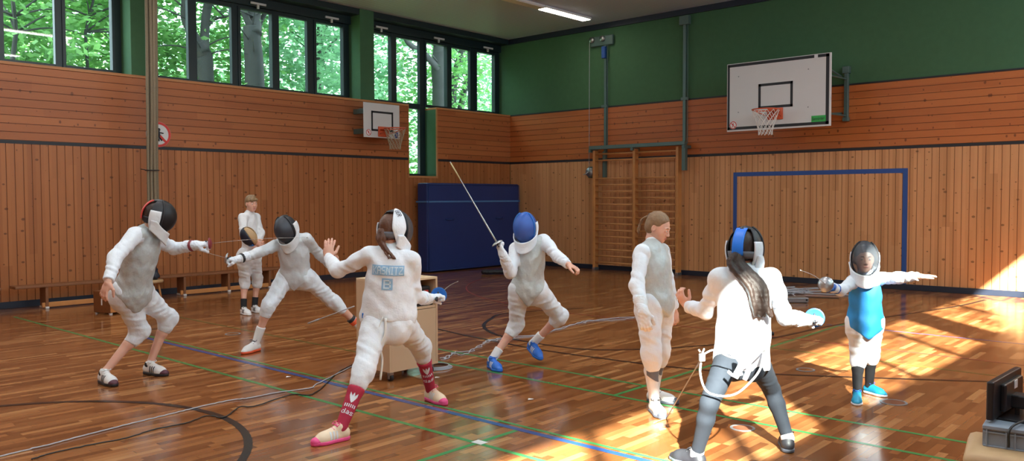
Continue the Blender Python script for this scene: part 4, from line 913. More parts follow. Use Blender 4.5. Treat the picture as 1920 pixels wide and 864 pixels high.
# ---------------------------------------------------------------- lower right: vaulting box top, crate and monitor
q0 = at(1818, 848, 4.15); ex = nrm(V(1, -.62, 0)); ey = np.cross(ZZ, ex)
Rb = np.array([ex, ey, ZZ]); zt = q0[2]
t = empty('vaulting_box', (q0[0]+.4, q0[1], 0), 'low vaulting box with rounded tan leather top beside the crate', 'vaulting box')
cc = np.array([q0[0], q0[1], 0])+ex*.67+ey*.23
MB().obox(cc+ZZ*(zt-.045), Rb, (.70, .25, .045), .04).build('leather_top', M['leather'], t, True)
MB().obox(cc+ZZ*((zt-.09)/2+.0), Rb, (.685, .225, (zt-.09)/2), .01).build('body', M['mat_blue'], t)
cz = zt; cr_o = fl(1841, 836, cz)
ex2 = nrm(V(1, -.74, 0)); ey2 = np.cross(ZZ, ex2); Rc = np.array([ex2, ey2, ZZ]); hh = .11
t = empty('crate', (cr_o[0]+.2, cr_o[1]+.1, cz), 'grey ribbed plastic crate on the tan leather box top', 'crate')
w_, d_ = .56, .36; cen = cr_o+ex2*w_/2+ey2*d_/2+ZZ*hh/2
mb = MB().obox(cen-ZZ*.008, Rc, (w_/2-.012, d_/2-.012, hh/2-.008), .004).build('body', M['crate'], t)
mb = MB().obox(cen+ZZ*(hh/2-.010), Rc, (w_/2, d_/2, .010), .004); mb.obox(cen+ZZ*(hh/2-.034), Rc, (w_/2-.004, d_/2-.004, .003)); mb.obox(cen-ZZ*(hh/2-.004), Rc, (w_/2-.004, d_/2-.004, .004), .002)
for k in (0, 1, 1.45, 3, 4.5, 6): mb.obox(cen+ex2*(-w_/2+.02+k*(w_-.04)/6)-ey2*(d_/2-.008)-ZZ*.01, Rc, (.003, .008, hh/2-.012))
for k in range(4): mb.obox(cen+ey2*(-d_/2+.02+k*(d_-.04)/3)-ex2*(w_/2-.008)-ZZ*.01, Rc, (.008, .003, hh/2-.012))
mb.build('ribs', M['crate'], t)
mz = cz+hh; BL_ = fl(1857, 788, mz+.012); dB = depth(BL_); TL_ = at(1867, 717, dB+.05); TR_ = at(1915, 682, dB+.41)
ux = nrm((TR_-TL_)*[1, 1, 0]); up_ = nrm(TL_-BL_); up_ = nrm(up_-ux*(up_@ux)); nz = np.cross(ux, up_)
if nz @ V(1, -1, 0) < 0: nz = -nz
hgt = np.linalg.norm(TL_-BL_); Rm = np.array([ux, nz, up_]); cM = BL_+up_*hgt/2+ux*.25; BLz = mz
cM = cM+ZZ*max(0, mz+.014-min((cM+nz*sx*.018-up_*hgt/2)[2] for sx in (-1, 1)))
t = empty('monitor', (cM[0], cM[1], BLz), 'black flat monitor seen from behind, standing on the grey crate', 'monitor')
MB().obox(cM, Rm, (.27, .018, hgt/2), .008).build('screen_case', M['mon'], t)
MB().obox(cM+nz*.03+ux*.02, Rm, (.17, .016, hgt*.36), .01).build('rear_housing', M['mon'], t)
MB().obox(cM+nz*.075-up_*.03, Rm, (.05, .04, .035), .008).build('stand_mount', M['mon'], t)
ft = cM+nz*.07; ft = np.array([ft[0], ft[1], BLz+.006]); MB().obox(ft, np.array([ux, np.cross(ZZ, ux), ZZ]), (.16, .09, .006), .004).obox((ft+cM+nz*.07)/2-ZZ*.02, Rm, (.035, .012, .05), .004).build('stand', M['mon'], t)
MB().obox(cM+nz*.047+ux*.03+up_*.05, Rm, (.028, .002, .022), .002).build('rating_label', M['white_plastic'], t)
tag(MB().tube([cen+ZZ*(hh/2+.008)+ex2*(.10+.05*math.cos(q))+ey2*(.02+.05*math.sin(q))+ZZ*.004*q/6 for q in np.linspace(0, 12.5, 50)], .006, 6).build('data_cable', M['guard_blue'], None, True), 'blue coiled cable on the crate behind the monitor', 'cable')
MB().tube(cloud_curve([cM+nz*.10-up_*.05+ux*.03, cM+nz*.16-up_*.09+ux*.0, np.array([*(cen-ey2*(d_/2+.012)-ex2*.15)[:2], cz+hh+.012]), np.array([*(cen-ey2*(d_/2+.02)-ex2*.16)[:2], cz+.02])], 8), .006, 6).build('power_lead', M['cable_b'], t, True)
# ---------------------------------------------------------------- people
def head_solid(c, B, s, res=.0048, lo_face=False):
    r, f, u = B; A = lambda x, y, z: c+(r*x+f*y+u*z)*s
    S = Solid(c-.21*s, c+.21*s, res)
    E3 = lambda x, y, z, a, b_, d, k=.02, mode=1: S.ell(A(x, y, z), B, (a*s, b_*s, d*s), k*s, mode)
    E3(0, -.012, .030, .074, .094, .086); E3(0, .030, -.030, .060, .062, .080, .04)
    E3(0, .050, -.072, .044, .040, .036, .03); E3(0, .070, -.098, .020, .018, .018, .025)
    for q in (-1, 1):
        E3(q*.036, .052, -.028, .026, .028, .026, .02)           # cheeks
        E3(q*.031, .098, .002, .017, .016, .012, .014, -1)        # eye sockets
        E3(q*.031, .080, .001, .0145, .0125, .0115, .004)         # lids
        S.cone(A(q*.014, .090, .020), A(q*.044, .083, .020), .006*s, .005*s, .012*s)   # brow
        E3(q*.074, -.006, -.012, .010, .019, .030, .006); E3(q*.081, .000, -.010, .005, .010, .018, .005, -1)
        E3(q*.010, .101, -.036, .008, .010, .008, .006)
    S.cone(A(0, .088, .006), A(0, .109, -.030), .008*s, .010*s, .012*s)
    E3(0, .088, -.060, .023, .012, .006, .006); E3(0, .087, -.069, .020, .012, .007, .005); E3(0, .101, -.0645, .022, .004, .0016, .002, -1)
    S.cone(A(0, -.02, -.05), A(0, -.015, -.115), .052*s, .048*s, .03*s)
    return S
def hand_solid(S, wr, d, n, side, s, curl=.5, thumb=.5, grow=0, spread=.12):
    d = nrm(d); n = nrm(n-d*(n@d)); t = np.cross(d, n)*side
    A = lambda x, y, z: wr+(t*x+d*y+n*z)*s
    S.ell(A(0, .048, 0), (t, n, d), (.043*s+grow, .017*s+grow, .052*s+grow), .012)
    S.ell(A(.02, .03, .008), (t, n, d), (.02*s+grow, .016*s+grow, .03*s+grow), .012)
    for i, (x, L) in enumerate(((.030, .070), (.010, .079), (-.011, .073), (-.031, .057))):
        p = A(x, .086-abs(x)*.15, 0); a = curl*.55; dd = d+t*(x*spread/.03)
        r0 = .0098*s+grow
        for sl, rr in ((.46, .97), (.30, .9), (.24, .8)):
            v = nrm(dd*math.cos(a)+n*math.sin(a)); q = p+v*L*sl*s
            S.cone(p, q, r0, r0*rr, .005); p = q; r0 *= rr; a += curl*1.0
    p = A(.030, .022, .006); v = nrm(t*(.95-thumb*.5)+d*.75+n*(.25+thumb*.7)); q = p+v*.042*s; S.cone(p, q, .015*s+grow, .012*s+grow, .012)
    v = nrm(t*(.4-thumb*.75)+d*.9+n*(.2+thumb*.5)); q2 = q+v*.034*s; S.cone(q, q2, .0118*s+grow, .0105*s+grow, .005); q3 = q2+nrm(v+n*.2*thumb)*.022*s; S.cone(q2, q3, .0105*s+grow, .009*s+grow, .004)
def decal(name, host, org, eu, ev, w, h, mat, nu=14, nv=8, cells=None, thick=.003, parent=None):
    # print on cloth: a thin patch laid on the surface of host, covering w x h around org
    dg = None; me = host.data; lw = wloc(host); n = len(me.vertices)
    co = np.empty(n*3, np.float32); me.vertices.foreach_get('co', co); co = co.reshape(-1, 3)+lw
    pl_ = [tuple(p.vertices) for p in me.polygons]; bv = BVHTree.FromPolygons(co.tolist(), pl_)
    eu = nrm(eu); ev = nrm(ev-eu*(eu@np.asarray(ev))); en = np.cross(eu, ev)
    def hit(a, b):
        p = org+eu*a+ev*b+en*.25; r = bv.ray_cast(Vector(p), Vector(-en))
        return np.array(r[0])+en*thick if r[0] is not None else None
    mb = MB()
    quads = [(i/nu, j/nv, (i+1)/nu, (j+1)/nv) for i in range(nu) for j in range(nv)] if cells is None else cells
    for (a0, b0, a1, b1) in quads:
        P = [hit((a-.5)*w, (b-.5)*h) for a, b in ((a0, b0), (a1, b0), (a1, b1), (a0, b1))]
        if any(p is None for p in P): continue
        mb.add(P+[p-en*.0015 for p in P], [(0, 1, 2, 3), (0, 4, 5, 1), (1, 5, 6, 2), (2, 6, 7, 3), (3, 7, 4, 0)])
    return mb.build(name, mat, parent or host) if mb.n else None
def text_quads(txt, mx=.06, my=.14):
    c, W = letter_cells(txt); return [(mx+(1-2*mx)*i/W, my+(1-2*my)*j/7, mx+(1-2*mx)*(i+1)/W, my+(1-2*my)*(j+1)/7) for i, j in c]
def shape_quads(fn, nu, nv): return [(i/nu, j/nv, (i+1)/nu, (j+1)/nv) for i in range(nu) for j in range(nv) if fn((i+.5)/nu, (j+.5)/nv)]
LEAF = shape_quads(lambda u, v: any(abs((u-.5)-dx*(v-.35)*1.6) < .13*math.sin(max(0, min(1, (v-.35)/.62))*math.pi)**.7 for dx in (-.35, 0, .35)) and v > .36 or (.06 < v < .26 and int(u*11) % 2 == 0), 22, 26)
def ell_patch(c, B, rad, az, el, nu, nv, fn=None):
    # piece of an ellipsoid: az 0 = forward, positive to the right
    vs = []
    for j in range(nv+1):
        for i in range(nu+1):
            a = math.radians(az[0]+(az[1]-az[0])*i/nu); e = math.radians(el[0]+(el[1]-el[0])*j/nv); k = fn(math.degrees(a), math.degrees(e)) if fn else 1
            q = np.array([math.sin(a)*math.cos(e)*rad[0], math.cos(a)*math.cos(e)*rad[1], math.sin(e)*rad[2]])*k
            vs.append(c+B[0]*q[0]+B[1]*q[1]+B[2]*q[2])
    return np.array(vs), [(j*(nu+1)+i, j*(nu+1)+i+1, (j+1)*(nu+1)+i+1, (j+1)*(nu+1)+i) for j in range(nv) for i in range(nu)]
def sheet(name, vs, fs, mat, parent, th=.004):
    o = rawmesh(name, vs, fs, mat, parent); md = o.modifiers.new('thickness', 'SOLIDIFY'); md.thickness = th; md.offset = 1; return o
def mask(root, c, B, s, mesh_m, trim_m, bib_m, side_m, back=None, tongue_m=None, big=False):
    # fencing mask around the head centre c; its wire front, padded trim, sides, bib and the strap behind the head
    r, f, u = B; cc = c+f*.012*s; R0 = (.108*s, .150*s, .150*s)
    front = lambda a, e: 1+.05*math.cos(math.radians(a))**2*math.cos(math.radians(e))**2
    vs, fs = ell_patch(cc, B, R0, (-78, 78), (-62, 86), 26, 22, front)
    mk = sheet('fencing_mask', vs, fs, mesh_m, root, .0025)
    # black upper shell over the crown and the sides
    vs, fs = ell_patch(cc, B, (R0[0]*1.0, R0[1]*.97, R0[2]*1.0), (76, 122), (-28, 74), 8, 14); sheet('side_shell', vs, fs, side_m, mk, .006)
    vs, fs = ell_patch(cc, B, (R0[0]*1.0, R0[1]*.97, R0[2]*1.0), (-122, -76), (-28, 74), 8, 14); sheet('side_shell', vs, fs, side_m, mk, .006)
    vs, fs = ell_patch(cc, B, (R0[0]*1.0, R0[1]*.97, R0[2]*1.0), (-180, 180), (60, 89), 36, 6); sheet('crown_shell', vs, fs, trim_m, mk, .005)
    pt = [ell_patch(cc, B, (R0[0]*1.02, R0[1]*1.02, R0[2]*1.02), (a, a), (e, e), 1, 1, front)[0][0] for a, e in [(78, e) for e in range(70, -63, -6)]+[(a, -62) for a in range(72, -79, -6)]+[(-78, e) for e in range(-60, 71, 6)]]
    MB().tube(pt, .0075*s, 7, False).build('rim_trim', trim_m, mk, True)
    # bib hanging from the lower rim around the throat
    nu, nv = 30, 9; vs = []
    for j in range(nv+1):
        t = j/nv
        for i in range(nu+1):
            a = -118+236*i/nu; ar = math.radians(a); w = math.cos(math.radians(a*.72))**1.4
            zt = -.018-.105*max(0, math.cos(ar*.95))**.8 if abs(a) < 95 else -.02+.012*(abs(a)-95)/23
            zt = -.035-.095*max(0, math.cos(ar))**.7
            zb = -.115-.125*max(0, w)
            z = zt+(zb-zt)*t; R = (.113-.018*t*(1-.2*w), .118-.028*t+.022*t*t)
            vs.append(cc+(r*math.sin(ar)*R[0]+f*math.cos(ar)*R[1]+u*z)*s)
    sheet('bib', np.array(vs), [(j*(nu+1)+i, j*(nu+1)+i+1, (j+1)*(nu+1)+i+1, (j+1)*(nu+1)+i) for j in range(nv) for i in range(nu)], bib_m, mk, .009*s)
    # padded cheek pieces
    for q in ((-1, 1) if bib_m is not None and not big else (-1,)):
        vs, fs = ell_patch(cc, B, (R0[0]*1.05, R0[1]*1.0, R0[2]*.98), (q*84, q*(122 if back else 116)), (-52, 20), 8, 14); sheet('cheek_pad', vs, fs, bib_m, mk, .008)
    if back:
        vs, fs = ell_patch(cc-f*.01*s, B, (R0[0]*1.0, .116*s, R0[2]*.9), (112, 248), (-26, -6), 20, 3); sheet('back_strap', vs, fs, back, mk, .006)
    if tongue_m is not None:
        vs, fs = ell_patch(cc-f*.01*s, (B[0], B[1], B[2]), (R0[0]*1.0, .127*s, .148*s), (168, 192), (-16, 66), 6, 14)
        # widen so that the strap keeps its width towards the crown
        mid = vs.reshape(15, 7, 3); cen = mid.mean(1, keepdims=True); dv = nrm(B[0]); mid = cen+(mid-cen)@np.outer(dv, dv)*0+np.linspace(1, -1, 7)[None, :, None]*dv[None, None, :]*.036*s
        sheet('back_tongue', mid.reshape(-1, 3), fs, tongue_m, mk, .007)
    return mk
def foil(name, hand, d, n, label, guard_m, L=.86, r=.0024, dome=.055, blade=True, tip=None):
    d = nrm(d); t = empty(name, tuple(hand), label, 'foil', None); g0 = hand+d*.045
    B = basis(d, n if abs(d @ nrm(n)) < .95 else ZZ)
    MB().lathe(g0, d, [(0, .016), (dome*.5, .013), (dome*.85, .005), (dome, -.004), (dome, -.007), (dome*.8, .001), (dome*.4, .008), (0, .010)], 26).build('guard', guard_m, t, True)
    mb = MB().tube([g0+d*.01, g0-d*.05, g0-d*.10-B[2]*.01, g0-d*.125-B[2]*.02], [.010, .012, .012, .008], 8).tube([g0-d*.03, g0-d*.035+B[2]*.03], .007, 6).tube([g0-d*.07, g0-d*.085-B[2]*.035], .007, 6); mb.build('grip', M['black'], t, True)
    if blade:
        k = 10; P = [g0+d*L*i/k+B[2]*.015*math.sin(math.pi*i/k) for i in range(k+1)]
        bl = MB().tube(P, [r*2.1*(1-.55*i/k) for i in range(k+1)], 6).build('blade', M['blade'], t, True)
        MB().tube([P[-1]-d*.006, P[-1]+d*.014], [.004, .0045], 8).build('tip_button', M['blade'], bl, True)
        if tip: MB().tube([P[-3], P[-2], P[-1]], [r*1.7, r*1.6, r*1.5], 6).build('blade_tape', tip, bl, True)
    return t
def shoe(root, heel, toe, s, upper, sole, side='R', stripes=None, lace=None, toe_m=None, name='shoe'):
    fd = nrm(toe-heel); sd = nrm(np.cross(fd, ZZ)); up = np.cross(sd, fd); L = np.linalg.norm(toe-heel)
    A = lambda x, y, z: heel+sd*x+fd*y*L+up*z; B3 = (sd, fd, up); k = s
    lo = np.minimum(heel, toe)-.09; hi = np.maximum(heel, toe)+.13
    S = Solid(lo, hi, .0055)
    S.cone(A(0, .13, .040*k), A(0, .72, .034*k), .036*k, .043*k, .02, (up, .95)); S.cone(A(0, .70, .030*k), A(0, .90, .024*k), .043*k, .031*k, .02, (up, .8))
    S.cone(A(0, .15, .055*k), A(0, .22, .085*k), .036*k, .036*k, .02); S.cone(A(0, .28, .075*k), A(0, .62, .048*k), .030*k, .030*k, .02)
    S.cut(A(0, .5, .018*k), -up); S.cut(A(0, .2, .108*k), nrm(up*.9-fd*.25), near=(A(0, .2, .12*k), .07*k))
    sh = rawmesh(name, *S.mesh(), upper, root)
    Q = Solid(lo, hi, .005)
    Q.cone(A(0, .14, .016*k), A(0, .70, .014*k), .040*k, .047*k, .02); Q.cone(A(0, .70, .014*k), A(0, .90, .016*k), .047*k, .034*k, .02); Q.cut(A(0, .5, .024*k), up); Q.cut(A(0, .5, .001), -up)
    rawmesh('sole', *Q.mesh(), sole, sh)
    if toe_m:
        T = Solid(lo, hi, .0055); T.cone(A(0, .70, .030*k), A(0, .90, .024*k), .0455*k, .034*k, .02, (up, .8)); T.cut(A(0, .64, 0), -fd); T.cut(A(0, .5, .018*k), -up); rawmesh('toe_cap', *T.mesh(), toe_m, sh)
    mb = MB()
    for i in range(4):
        y = .36+.085*i; z = (.104-.014*i)*k; mb.tube([A(-.024*k, y, z-.008*k), A(0, y+.02, z+.002*k), A(.024*k, y, z-.008*k)], .0032*k, 5)
    mb.tube(cloud_curve([A(0, .34, .108*k), A(.03*k, .30, .118*k), A(.035*k, .38, .105*k), A(0, .36, .108*k)], 5), .0026*k, 5); mb.tube(cloud_curve([A(0, .34, .108*k), A(-.03*k, .30, .118*k), A(-.035*k, .38, .105*k), A(0, .36, .108*k)], 5), .0026*k, 5)
    mb.build('laces', lace or upper, sh, True)
    if stripes:
        for q in (1, -1):
            for i in range(3): decal('side_stripe', sh, A(q*.03*k, .40+.085*i, .048*k), nrm(fd)*q, up+fd*(-.35), .010*k, .052*k, stripes, 2, 6, None, .002, sh)
    return sh
def person(key, label, spec):
    J = JOINTS[key]; H = PEOPLE[key]['H']; s = H/1.72; g = spec
    base = np.array([J['P'][0], J['P'][1], 0.0]); root = empty('person', tuple(base), label, 'person')
    C, P = J['C'], J['P']; up = nrm(C-P); r = J['shR']-J['shL']; hw = np.linalg.norm(r)/2; r = nrm(r-up*(r@up)); f = np.cross(up, r)
    L = np.linalg.norm(C-P); hr = nrm(J['hipR']-J['hipL']); hup = nrm(up+ZZ*.6); hr = nrm(hr-hup*(hr@hup)); hf = np.cross(hup, hr)
    hB = basis(V(*g['face']), nrm(ZZ+V(*g.get('tilt', (0, 0, 0))))); hc = J['head']; hs = g.get('hs', .97*min(1.0, s*1.04))
    neck0 = C+up*.015*s; wx = max(hw, .125*s)
    def torso(S, o, k=.035, low=True):
        S.ell(C-up*.22*L, (r, f, up), (wx*.90+o, .104*s+o, .36*L+o), k); S.ell(C-up*.56*L+f*.005, (r, f, up), (wx*.76+o, .094*s+o, .34*L+o), .06)
        S.cone(neck0+r*.03, J['shR']-up*.005, .056*s+o, .050*s+o, .04); S.cone(neck0-r*.03, J['shL']-up*.005, .056*s+o, .050*s+o, .04)
        if low:
            S.ell(P+hup*.035*s, (hr, hf, hup), (.150*s+o, .104*s+o, .125*s+o), .06)
    def legs(S, o_th, o_kn, k=.035, fold=0, calf=True, o_c=None):
        for q in 'RL':
            sg = 1 if q == 'R' else -1
            hp, kn, an = J['hip'+q], J['kn'+q], J['an'+q]
            S.ell(P+hr*sg*.065*s-hf*.035*s-hup*.045*s, (hr, hf, hup), (.078*s+o_th, .080*s+o_th, .085*s+o_th), .05)
            S.cone(hp+hup*.02, kn, .084*s+o_th, .054*s+o_kn, k, fold=fold, fr=70, ph=sg*1.3)
            if calf:
                oc = o_kn if o_c is None else o_c; S.cone(kn, kn*.70+an*.30-nrm(kn-an)*0, .052*s+oc, .050*s+oc, .02); m = kn*.70+an*.30; back_ = nrm(np.cross(np.cross(nrm(kn-hp), nrm(an-kn))+hr*.05, nrm(an-kn)))
                S.cone(m-hf*.012*s, an, .050*s+oc, .033*s+oc, .02)
    lo = np.min([J[k] for k in J], 0)-.2; hi = np.max([J[k] for k in J], 0)+.2
    res = .010 if depth(P) < 10 else .012
    # --- the body itself: one continuous surface, with a finer head and bare hands grown on it
    S = Solid(lo, hi, res); torso(S, -.004); legs(S, -.004, -.004)
    for q in 'RL':
        S.cone(J['sh'+q], J['el'+q], .044*s, .038*s, .03); S.cone(J['el'+q], J['wr'+q], .040*s, .025*s, .02)
        ft = nrm(J['toe'+q]-J['heel'+q]); S.cone(J['an'+q], J['heel'+q]+ft*.14*s+ZZ*.03*s, .032*s, .026*s, .03)
    S.cone(neck0-up*.02, hc-hB[2]*.07*s-hB[1]*.02, .054*s, .050*s, .03); S.cut((0, 0, .012), -ZZ)
    bv, bf = S.mesh(); parts = [(bv, bf)]
    Hs = head_solid(hc, hB, hs, .0045 if depth(P) < 9 else .006); hv, hfc = Hs.mesh(); parts.append((hv, hfc))
    gl = g.get('glove', {}); hand_info = {}
    for q in 'RL':
        d = V(*g['hand'+q][0]); n = V(*g['hand'+q][1]); cu, th = g['hand'+q][2:4]; sg = 1 if q == 'R' else -1
        hand_info[q] = (J['wr'+q]+nrm(d)*.07*s, nrm(d), nrm(n))
        hsz = s*.97
        S2 = Solid(J['wr'+q]-.24*s, J['wr'+q]+.24*s, .0045)
        if q in gl:
            hand_solid(S2, J['wr'+q], d, n, sg, hsz*1.0, cu, th, .005); fa = nrm(J['el'+q]-J['wr'+q])
            S2.cone(J['wr'+q]+fa*.01, J['wr'+q]+fa*.13*s, .040*s, .057*s, .03, fold=.003); S2.cut(J['wr'+q]+fa*.125*s, fa); S2.ruffle(.0012, 120, 2)
            go = rawmesh('glove', *S2.mesh(), gl[q][0], root)
            if gl[q][1] is not None:
                S3 = Solid(J['wr'+q]-.2, J['wr'+q]+.2, .006); S3.cone(J['wr'+q]+fa*.035*s, J['wr'+q]+fa*.060*s, .050*s, .053*s, 0); S3.cut(J['wr'+q]+fa*.062*s, fa); S3.cut(J['wr'+q]+fa*.036*s, -fa); rawmesh('wrist_band', *S3.mesh(), gl[q][1], go)
        else:
            S2.cone(J['wr'+q]-nrm(J['wr'+q]-J['el'+q])*.06*s, J['wr'+q]+nrm(d)*.01, .027*s, .027*s, .02); hand_solid(S2, J['wr'+q], d, n, sg, hsz, cu, th); parts.append(S2.mesh())
    off = 0; vv, ff = [], []
    for a, b in parts: vv.append(a); ff.append(b+off); off += len(a)
    rawmesh('body', np.concatenate(vv), np.concatenate(ff), M['skin'], root)
    if not g.get('mask') or g.get('eyes'):
        for q in (-1, 1):
            e = hc+(hB[0]*q*.031+hB[1]*.0825+hB[2]*.0015)*hs; mb = MB(); mb.mi = 0
            vs, fs = ell_patch(e, hB, (.0108*hs,)*3, (-90, 90), (-50, 50), 12, 10); mb.add(vs, fs); mb.mi = 1; vs, fs = ell_patch(e+hB[1]*.0008, hB, (.0108*hs,)*3, (-26, 26), (-30, 22), 6, 6); mb.add(vs, fs); mb.build('eye', [M['eye_white'], M['iris']], root, True)
            MB().tube([hc+(hB[0]*q*a+hB[1]*b_+hB[2]*z)*hs for a, b_, z in ((.014, .0965, .022), (.030, .094, .027), (.045, .084, .022))], [.003*hs, .0035*hs, .002*hs], 5).build('eyebrow', g['hair'], root, True)
        T = Solid(hc-.13, hc+.13, .004); AA = lambda x, y, z: hc+(hB[0]*x+hB[1]*y+hB[2]*z)*hs
        T.cone(AA(-.017, .0965, -.0635), AA(0, .1005, -.0605), .0035*hs, .0042*hs, .003); T.cone(AA(0, .1005, -.0605), AA(.017, .0965, -.0635), .0042*hs, .0035*hs, .003); T.cone(AA(-.014, .096, -.068), AA(.014, .096, -.068), .0048*hs, .0048*hs, .004)
        rawmesh('lips', *T.mesh(), M['lip'], root)
    # --- hair
    Hh = Solid(hc-.22, hc+.22, .006); A = lambda x, y, z: hc+(hB[0]*x+hB[1]*y+hB[2]*z)*hs
    style = g.get('hairstyle', 'short')
    Hh.ell(A(0, -.016, .034), hB, (.081*hs, .099*hs, .092*hs), 0); Hh.ell(A(0, -.040, -.02), hB, (.074*hs, .07*hs, .07*hs), .02)
    Hh.cut(A(0, .062, .035) if style != 'long' else A(0, .050, .045), nrm(hB[1]*.9-hB[2]*.55)); 
    for q in (-1, 1): Hh.ell(A(q*.080, .03, -.04), hB, (.03*hs, .055*hs, .055*hs), .008, -1)
    Hh.cut(A(0, 0, -.075), -hB[2]); 
    if style == 'fringe': Hh.cone(A(-.035, .080, .062), A(.045, .080, .055), .022*hs, .020*hs, .02); Hh.cone(A(0, .05, .105), A(.04, .085, .06), .03*hs, .02*hs, .02)
    Hh.ruffle(.0014, 150, 1, (1, 1, .35)); rawmesh('hair', *Hh.mesh(), g['hair'], root)
    if 'tail' in g:
        pts = [A(*q[:3]) if q[3] == 'h' else C+(r*q[0]+f*q[1]+up*q[2])*s for q in g['tail'][0]]; rr = g['tail'][1]
        cv = cloud_curve(pts, 4); T = Solid(np.min(cv, 0)-.09, np.max(cv, 0)+.09, .006); rg2 = random.Random(5)
        for k_ in range(g['tail'][2]):
            ox, oz = rg2.uniform(-1, 1), rg2.uniform(-1, 1); ln = rg2.uniform(.82, 1.0); m = max(3, int(len(cv)*ln)); prev = None
            for i in range(m):
                t = i/(len(cv)-1); rad = rr[0]+(rr[1]-rr[0])*math.sin(min(1, t*1.25)*math.pi*.62); sp = rad*.8
                q_ = cv[i]+r*(ox*sp+math.sin(t*9+ox*5)*.006)+f*oz*sp*.35
                if prev is not None: T.cone(prev, q_, rad*.36*(1-.5*t), rad*.34*(1-.6*t), .006)
                prev = q_
        T.ruffle(.0015, 150, 4, (1, 1, .3)); rawmesh('ponytail', *T.mesh(), g['hair'], root)
        if g['tail'][3]: MB().disc(pts[0], hB[1], .016, .028, .018, 16).build('hair_tie', g['tail'][3], root, True)
    # --- legs and feet
    for q in 'RL':
        kn, an = J['kn'+q], J['an'+q]; ax = nrm(kn-an); ln = np.linalg.norm(kn-an); sk = g['sock'][q] if isinstance(g['sock'], dict) else g['sock']
        S = Solid(np.minimum(kn, J['heel'+q])-.12, np.maximum(kn, J['toe'+q])+.12, .007)
        m = kn*.70+an*.30; S.cone(m-hf*.012*s, an, .050*s+.006, .033*s+.007, .02, fold=.0012); S.cone(kn, m-hf*.012*s, .050*s+.006, .050*s+.006, .02)
        ft = nrm(J['toe'+q]-J['heel'+q]); S.cone(an, J['heel'+q]+ft*.10*s+ZZ*.045*s, .036*s, .034*s, .02)
        S.cut(an+ax*sk[1]*ln, ax); so = rawmesh('sock', *S.mesh(), sk[0], root)
        if len(sk) > 2: sk[2](so, an, kn, s, J, q)
        sh = g['shoe']; shoe(root, J['heel'+q], J['toe'+q], s*1.1, sh[0], sh[1], q, sh[2], sh[3], sh[4])
    br = g['breeches']
    S = Solid(lo, hi, .0085)
    if br == 'leggings':
        S.ell(P+hup*.035*s, (hr, hf, hup), (.152*s, .106*s, .125*s), .06); legs(S, .002, .004, .035, .0015, True, .004); 
        for q in 'RL':
            an, kn = J['an'+q], J['kn'+q]; ax = nrm(kn-an); S.cut(an+ax*.03*s, -ax, near=(an-ax*.03*s, .085))
            for z in (.04, .055, .07): S.cone(an+ax*z*s, an+ax*(z+.004)*s, .040*s, .040*s, .006)
        S.cut(P+hup*.10*s, hup); rawmesh('leggings', *S.mesh(), M['legging'], root)
    else:
        S.ell(P+hup*.035*s, (hr, hf, hup), (.166*s, .122*s, .135*s), .06); legs(S, .024, .018, .05, .0035, False)
        for q in 'RL':
            kn, an = J['kn'+q], J['an'+q]; ax = nrm(kn-an); ln = np.linalg.norm(kn-an)
            S.cone(kn+ax*.03, kn-ax*.17*ln, .068*s, .064*s, .05, fold=.003, fr=60); S.cone(kn-ax*.20*ln, kn-ax*.27*ln, .060*s, .055*s, .02); S.cut(kn-ax*.285*ln, -ax, near=(kn-ax*.30*ln-ax*.04, .14*s))
        S.ruffle(.0035, 26, 2); S.cut(P+hup*.14*s, hup); bo = rawmesh('fencing_breeches', *S.mesh(), M[br], root)
    # --- jacket
    def sleeves(S, o, keys='RL', frac=1.0):
        for q in keys:
            sh_, el, wr = J['sh'+q], J['el'+q], J['wr'+q]; fa = nrm(wr-el)
            S.cone(sh_, el, .060*s+o, .050*s+o, .03, fold=.004, fr=55, ph=1); S.cone(el, wr-fa*.005, .052*s+o, .037*s+o, .02, fold=.004, fr=60, ph=2)
            S.cut(wr-fa*.012, fa, near=(wr+fa*.06, .10*s+.03))
    hem_ = g.get('hem', -.02)
    S = Solid(lo, hi, .0075)
    torso(S, .012, .04); sleeves(S, .004)
    if g.get('boxy'): bx = g['boxy']; S.cone(C-up*.13*s, P+hup*(hem_+.02)*s, bx[0], bx[1], .03, (f, bx[2]))
    S.cone(neck0, neck0*.45+(hc-hB[2]*.09*hs)*.55, .066*s, .060*s, .03)
    hem = g.get('hem', -.02)
    if g.get('tab') and not g.get('vest'): S.cone(P+hf*.07*s, P+hf*.075*s-hup*.16*s, .07*s, .03*s, .03)
    S.ruffle(g.get('ruf', .0035), 24, 1)
    S.cut(P+hup*hem*s, -hup, near=(P-hup*.30*s, .36*s)) if True else None
    # open the sleeves again from the hem cut (hands below the hip keep their cuffs)
    jo = rawmesh('fencing_jacket', *S.mesh(), M[g['jacket']], root)
    if g.get('low_arm'):
        S = Solid(lo, hi, .0075); sleeves(S, .0045, g['low_arm']); rawmesh('sleeve', *S.mesh(), M[g['jacket']], root)
    if g.get('vest'):
        S = Solid(lo, hi, .0075); torso(S, .020, .04); S.ell(P+hup*.01*s, (hr, hf, hup), (.180*s, .138*s, .15*s), .05)
        if g.get('boxy'): bx = g['boxy']; S.cone(C-up*.13*s, P+hup*(hem_+.02)*s, bx[0]+.010, bx[1]+.010, .03, (f, bx[2]))
        S.cone(neck0-up*.01, neck0*.6+(hc-hB[2]*.09*hs)*.4, .072*s, .070*s, .02)
        S.cone(P+hf*.075*s+hup*.03, P+hf*.085*s-hup*.10*s, .085*s, .035*s, .05, (hf, .6))
        for q, sg in (('R', 1), ('L', -1)):      # arm holes
            S.cut(J['sh'+q]+r*sg*g.get('armcut', .012)*s, r*sg*.93+up*.1, near=(J['sh'+q]-up*.0+r*sg*.03, .13*s))
        S.ruffle(.003, 30, 5)
        vt = g.get('vtab', .16); vs_ = g.get('vslope', .9)
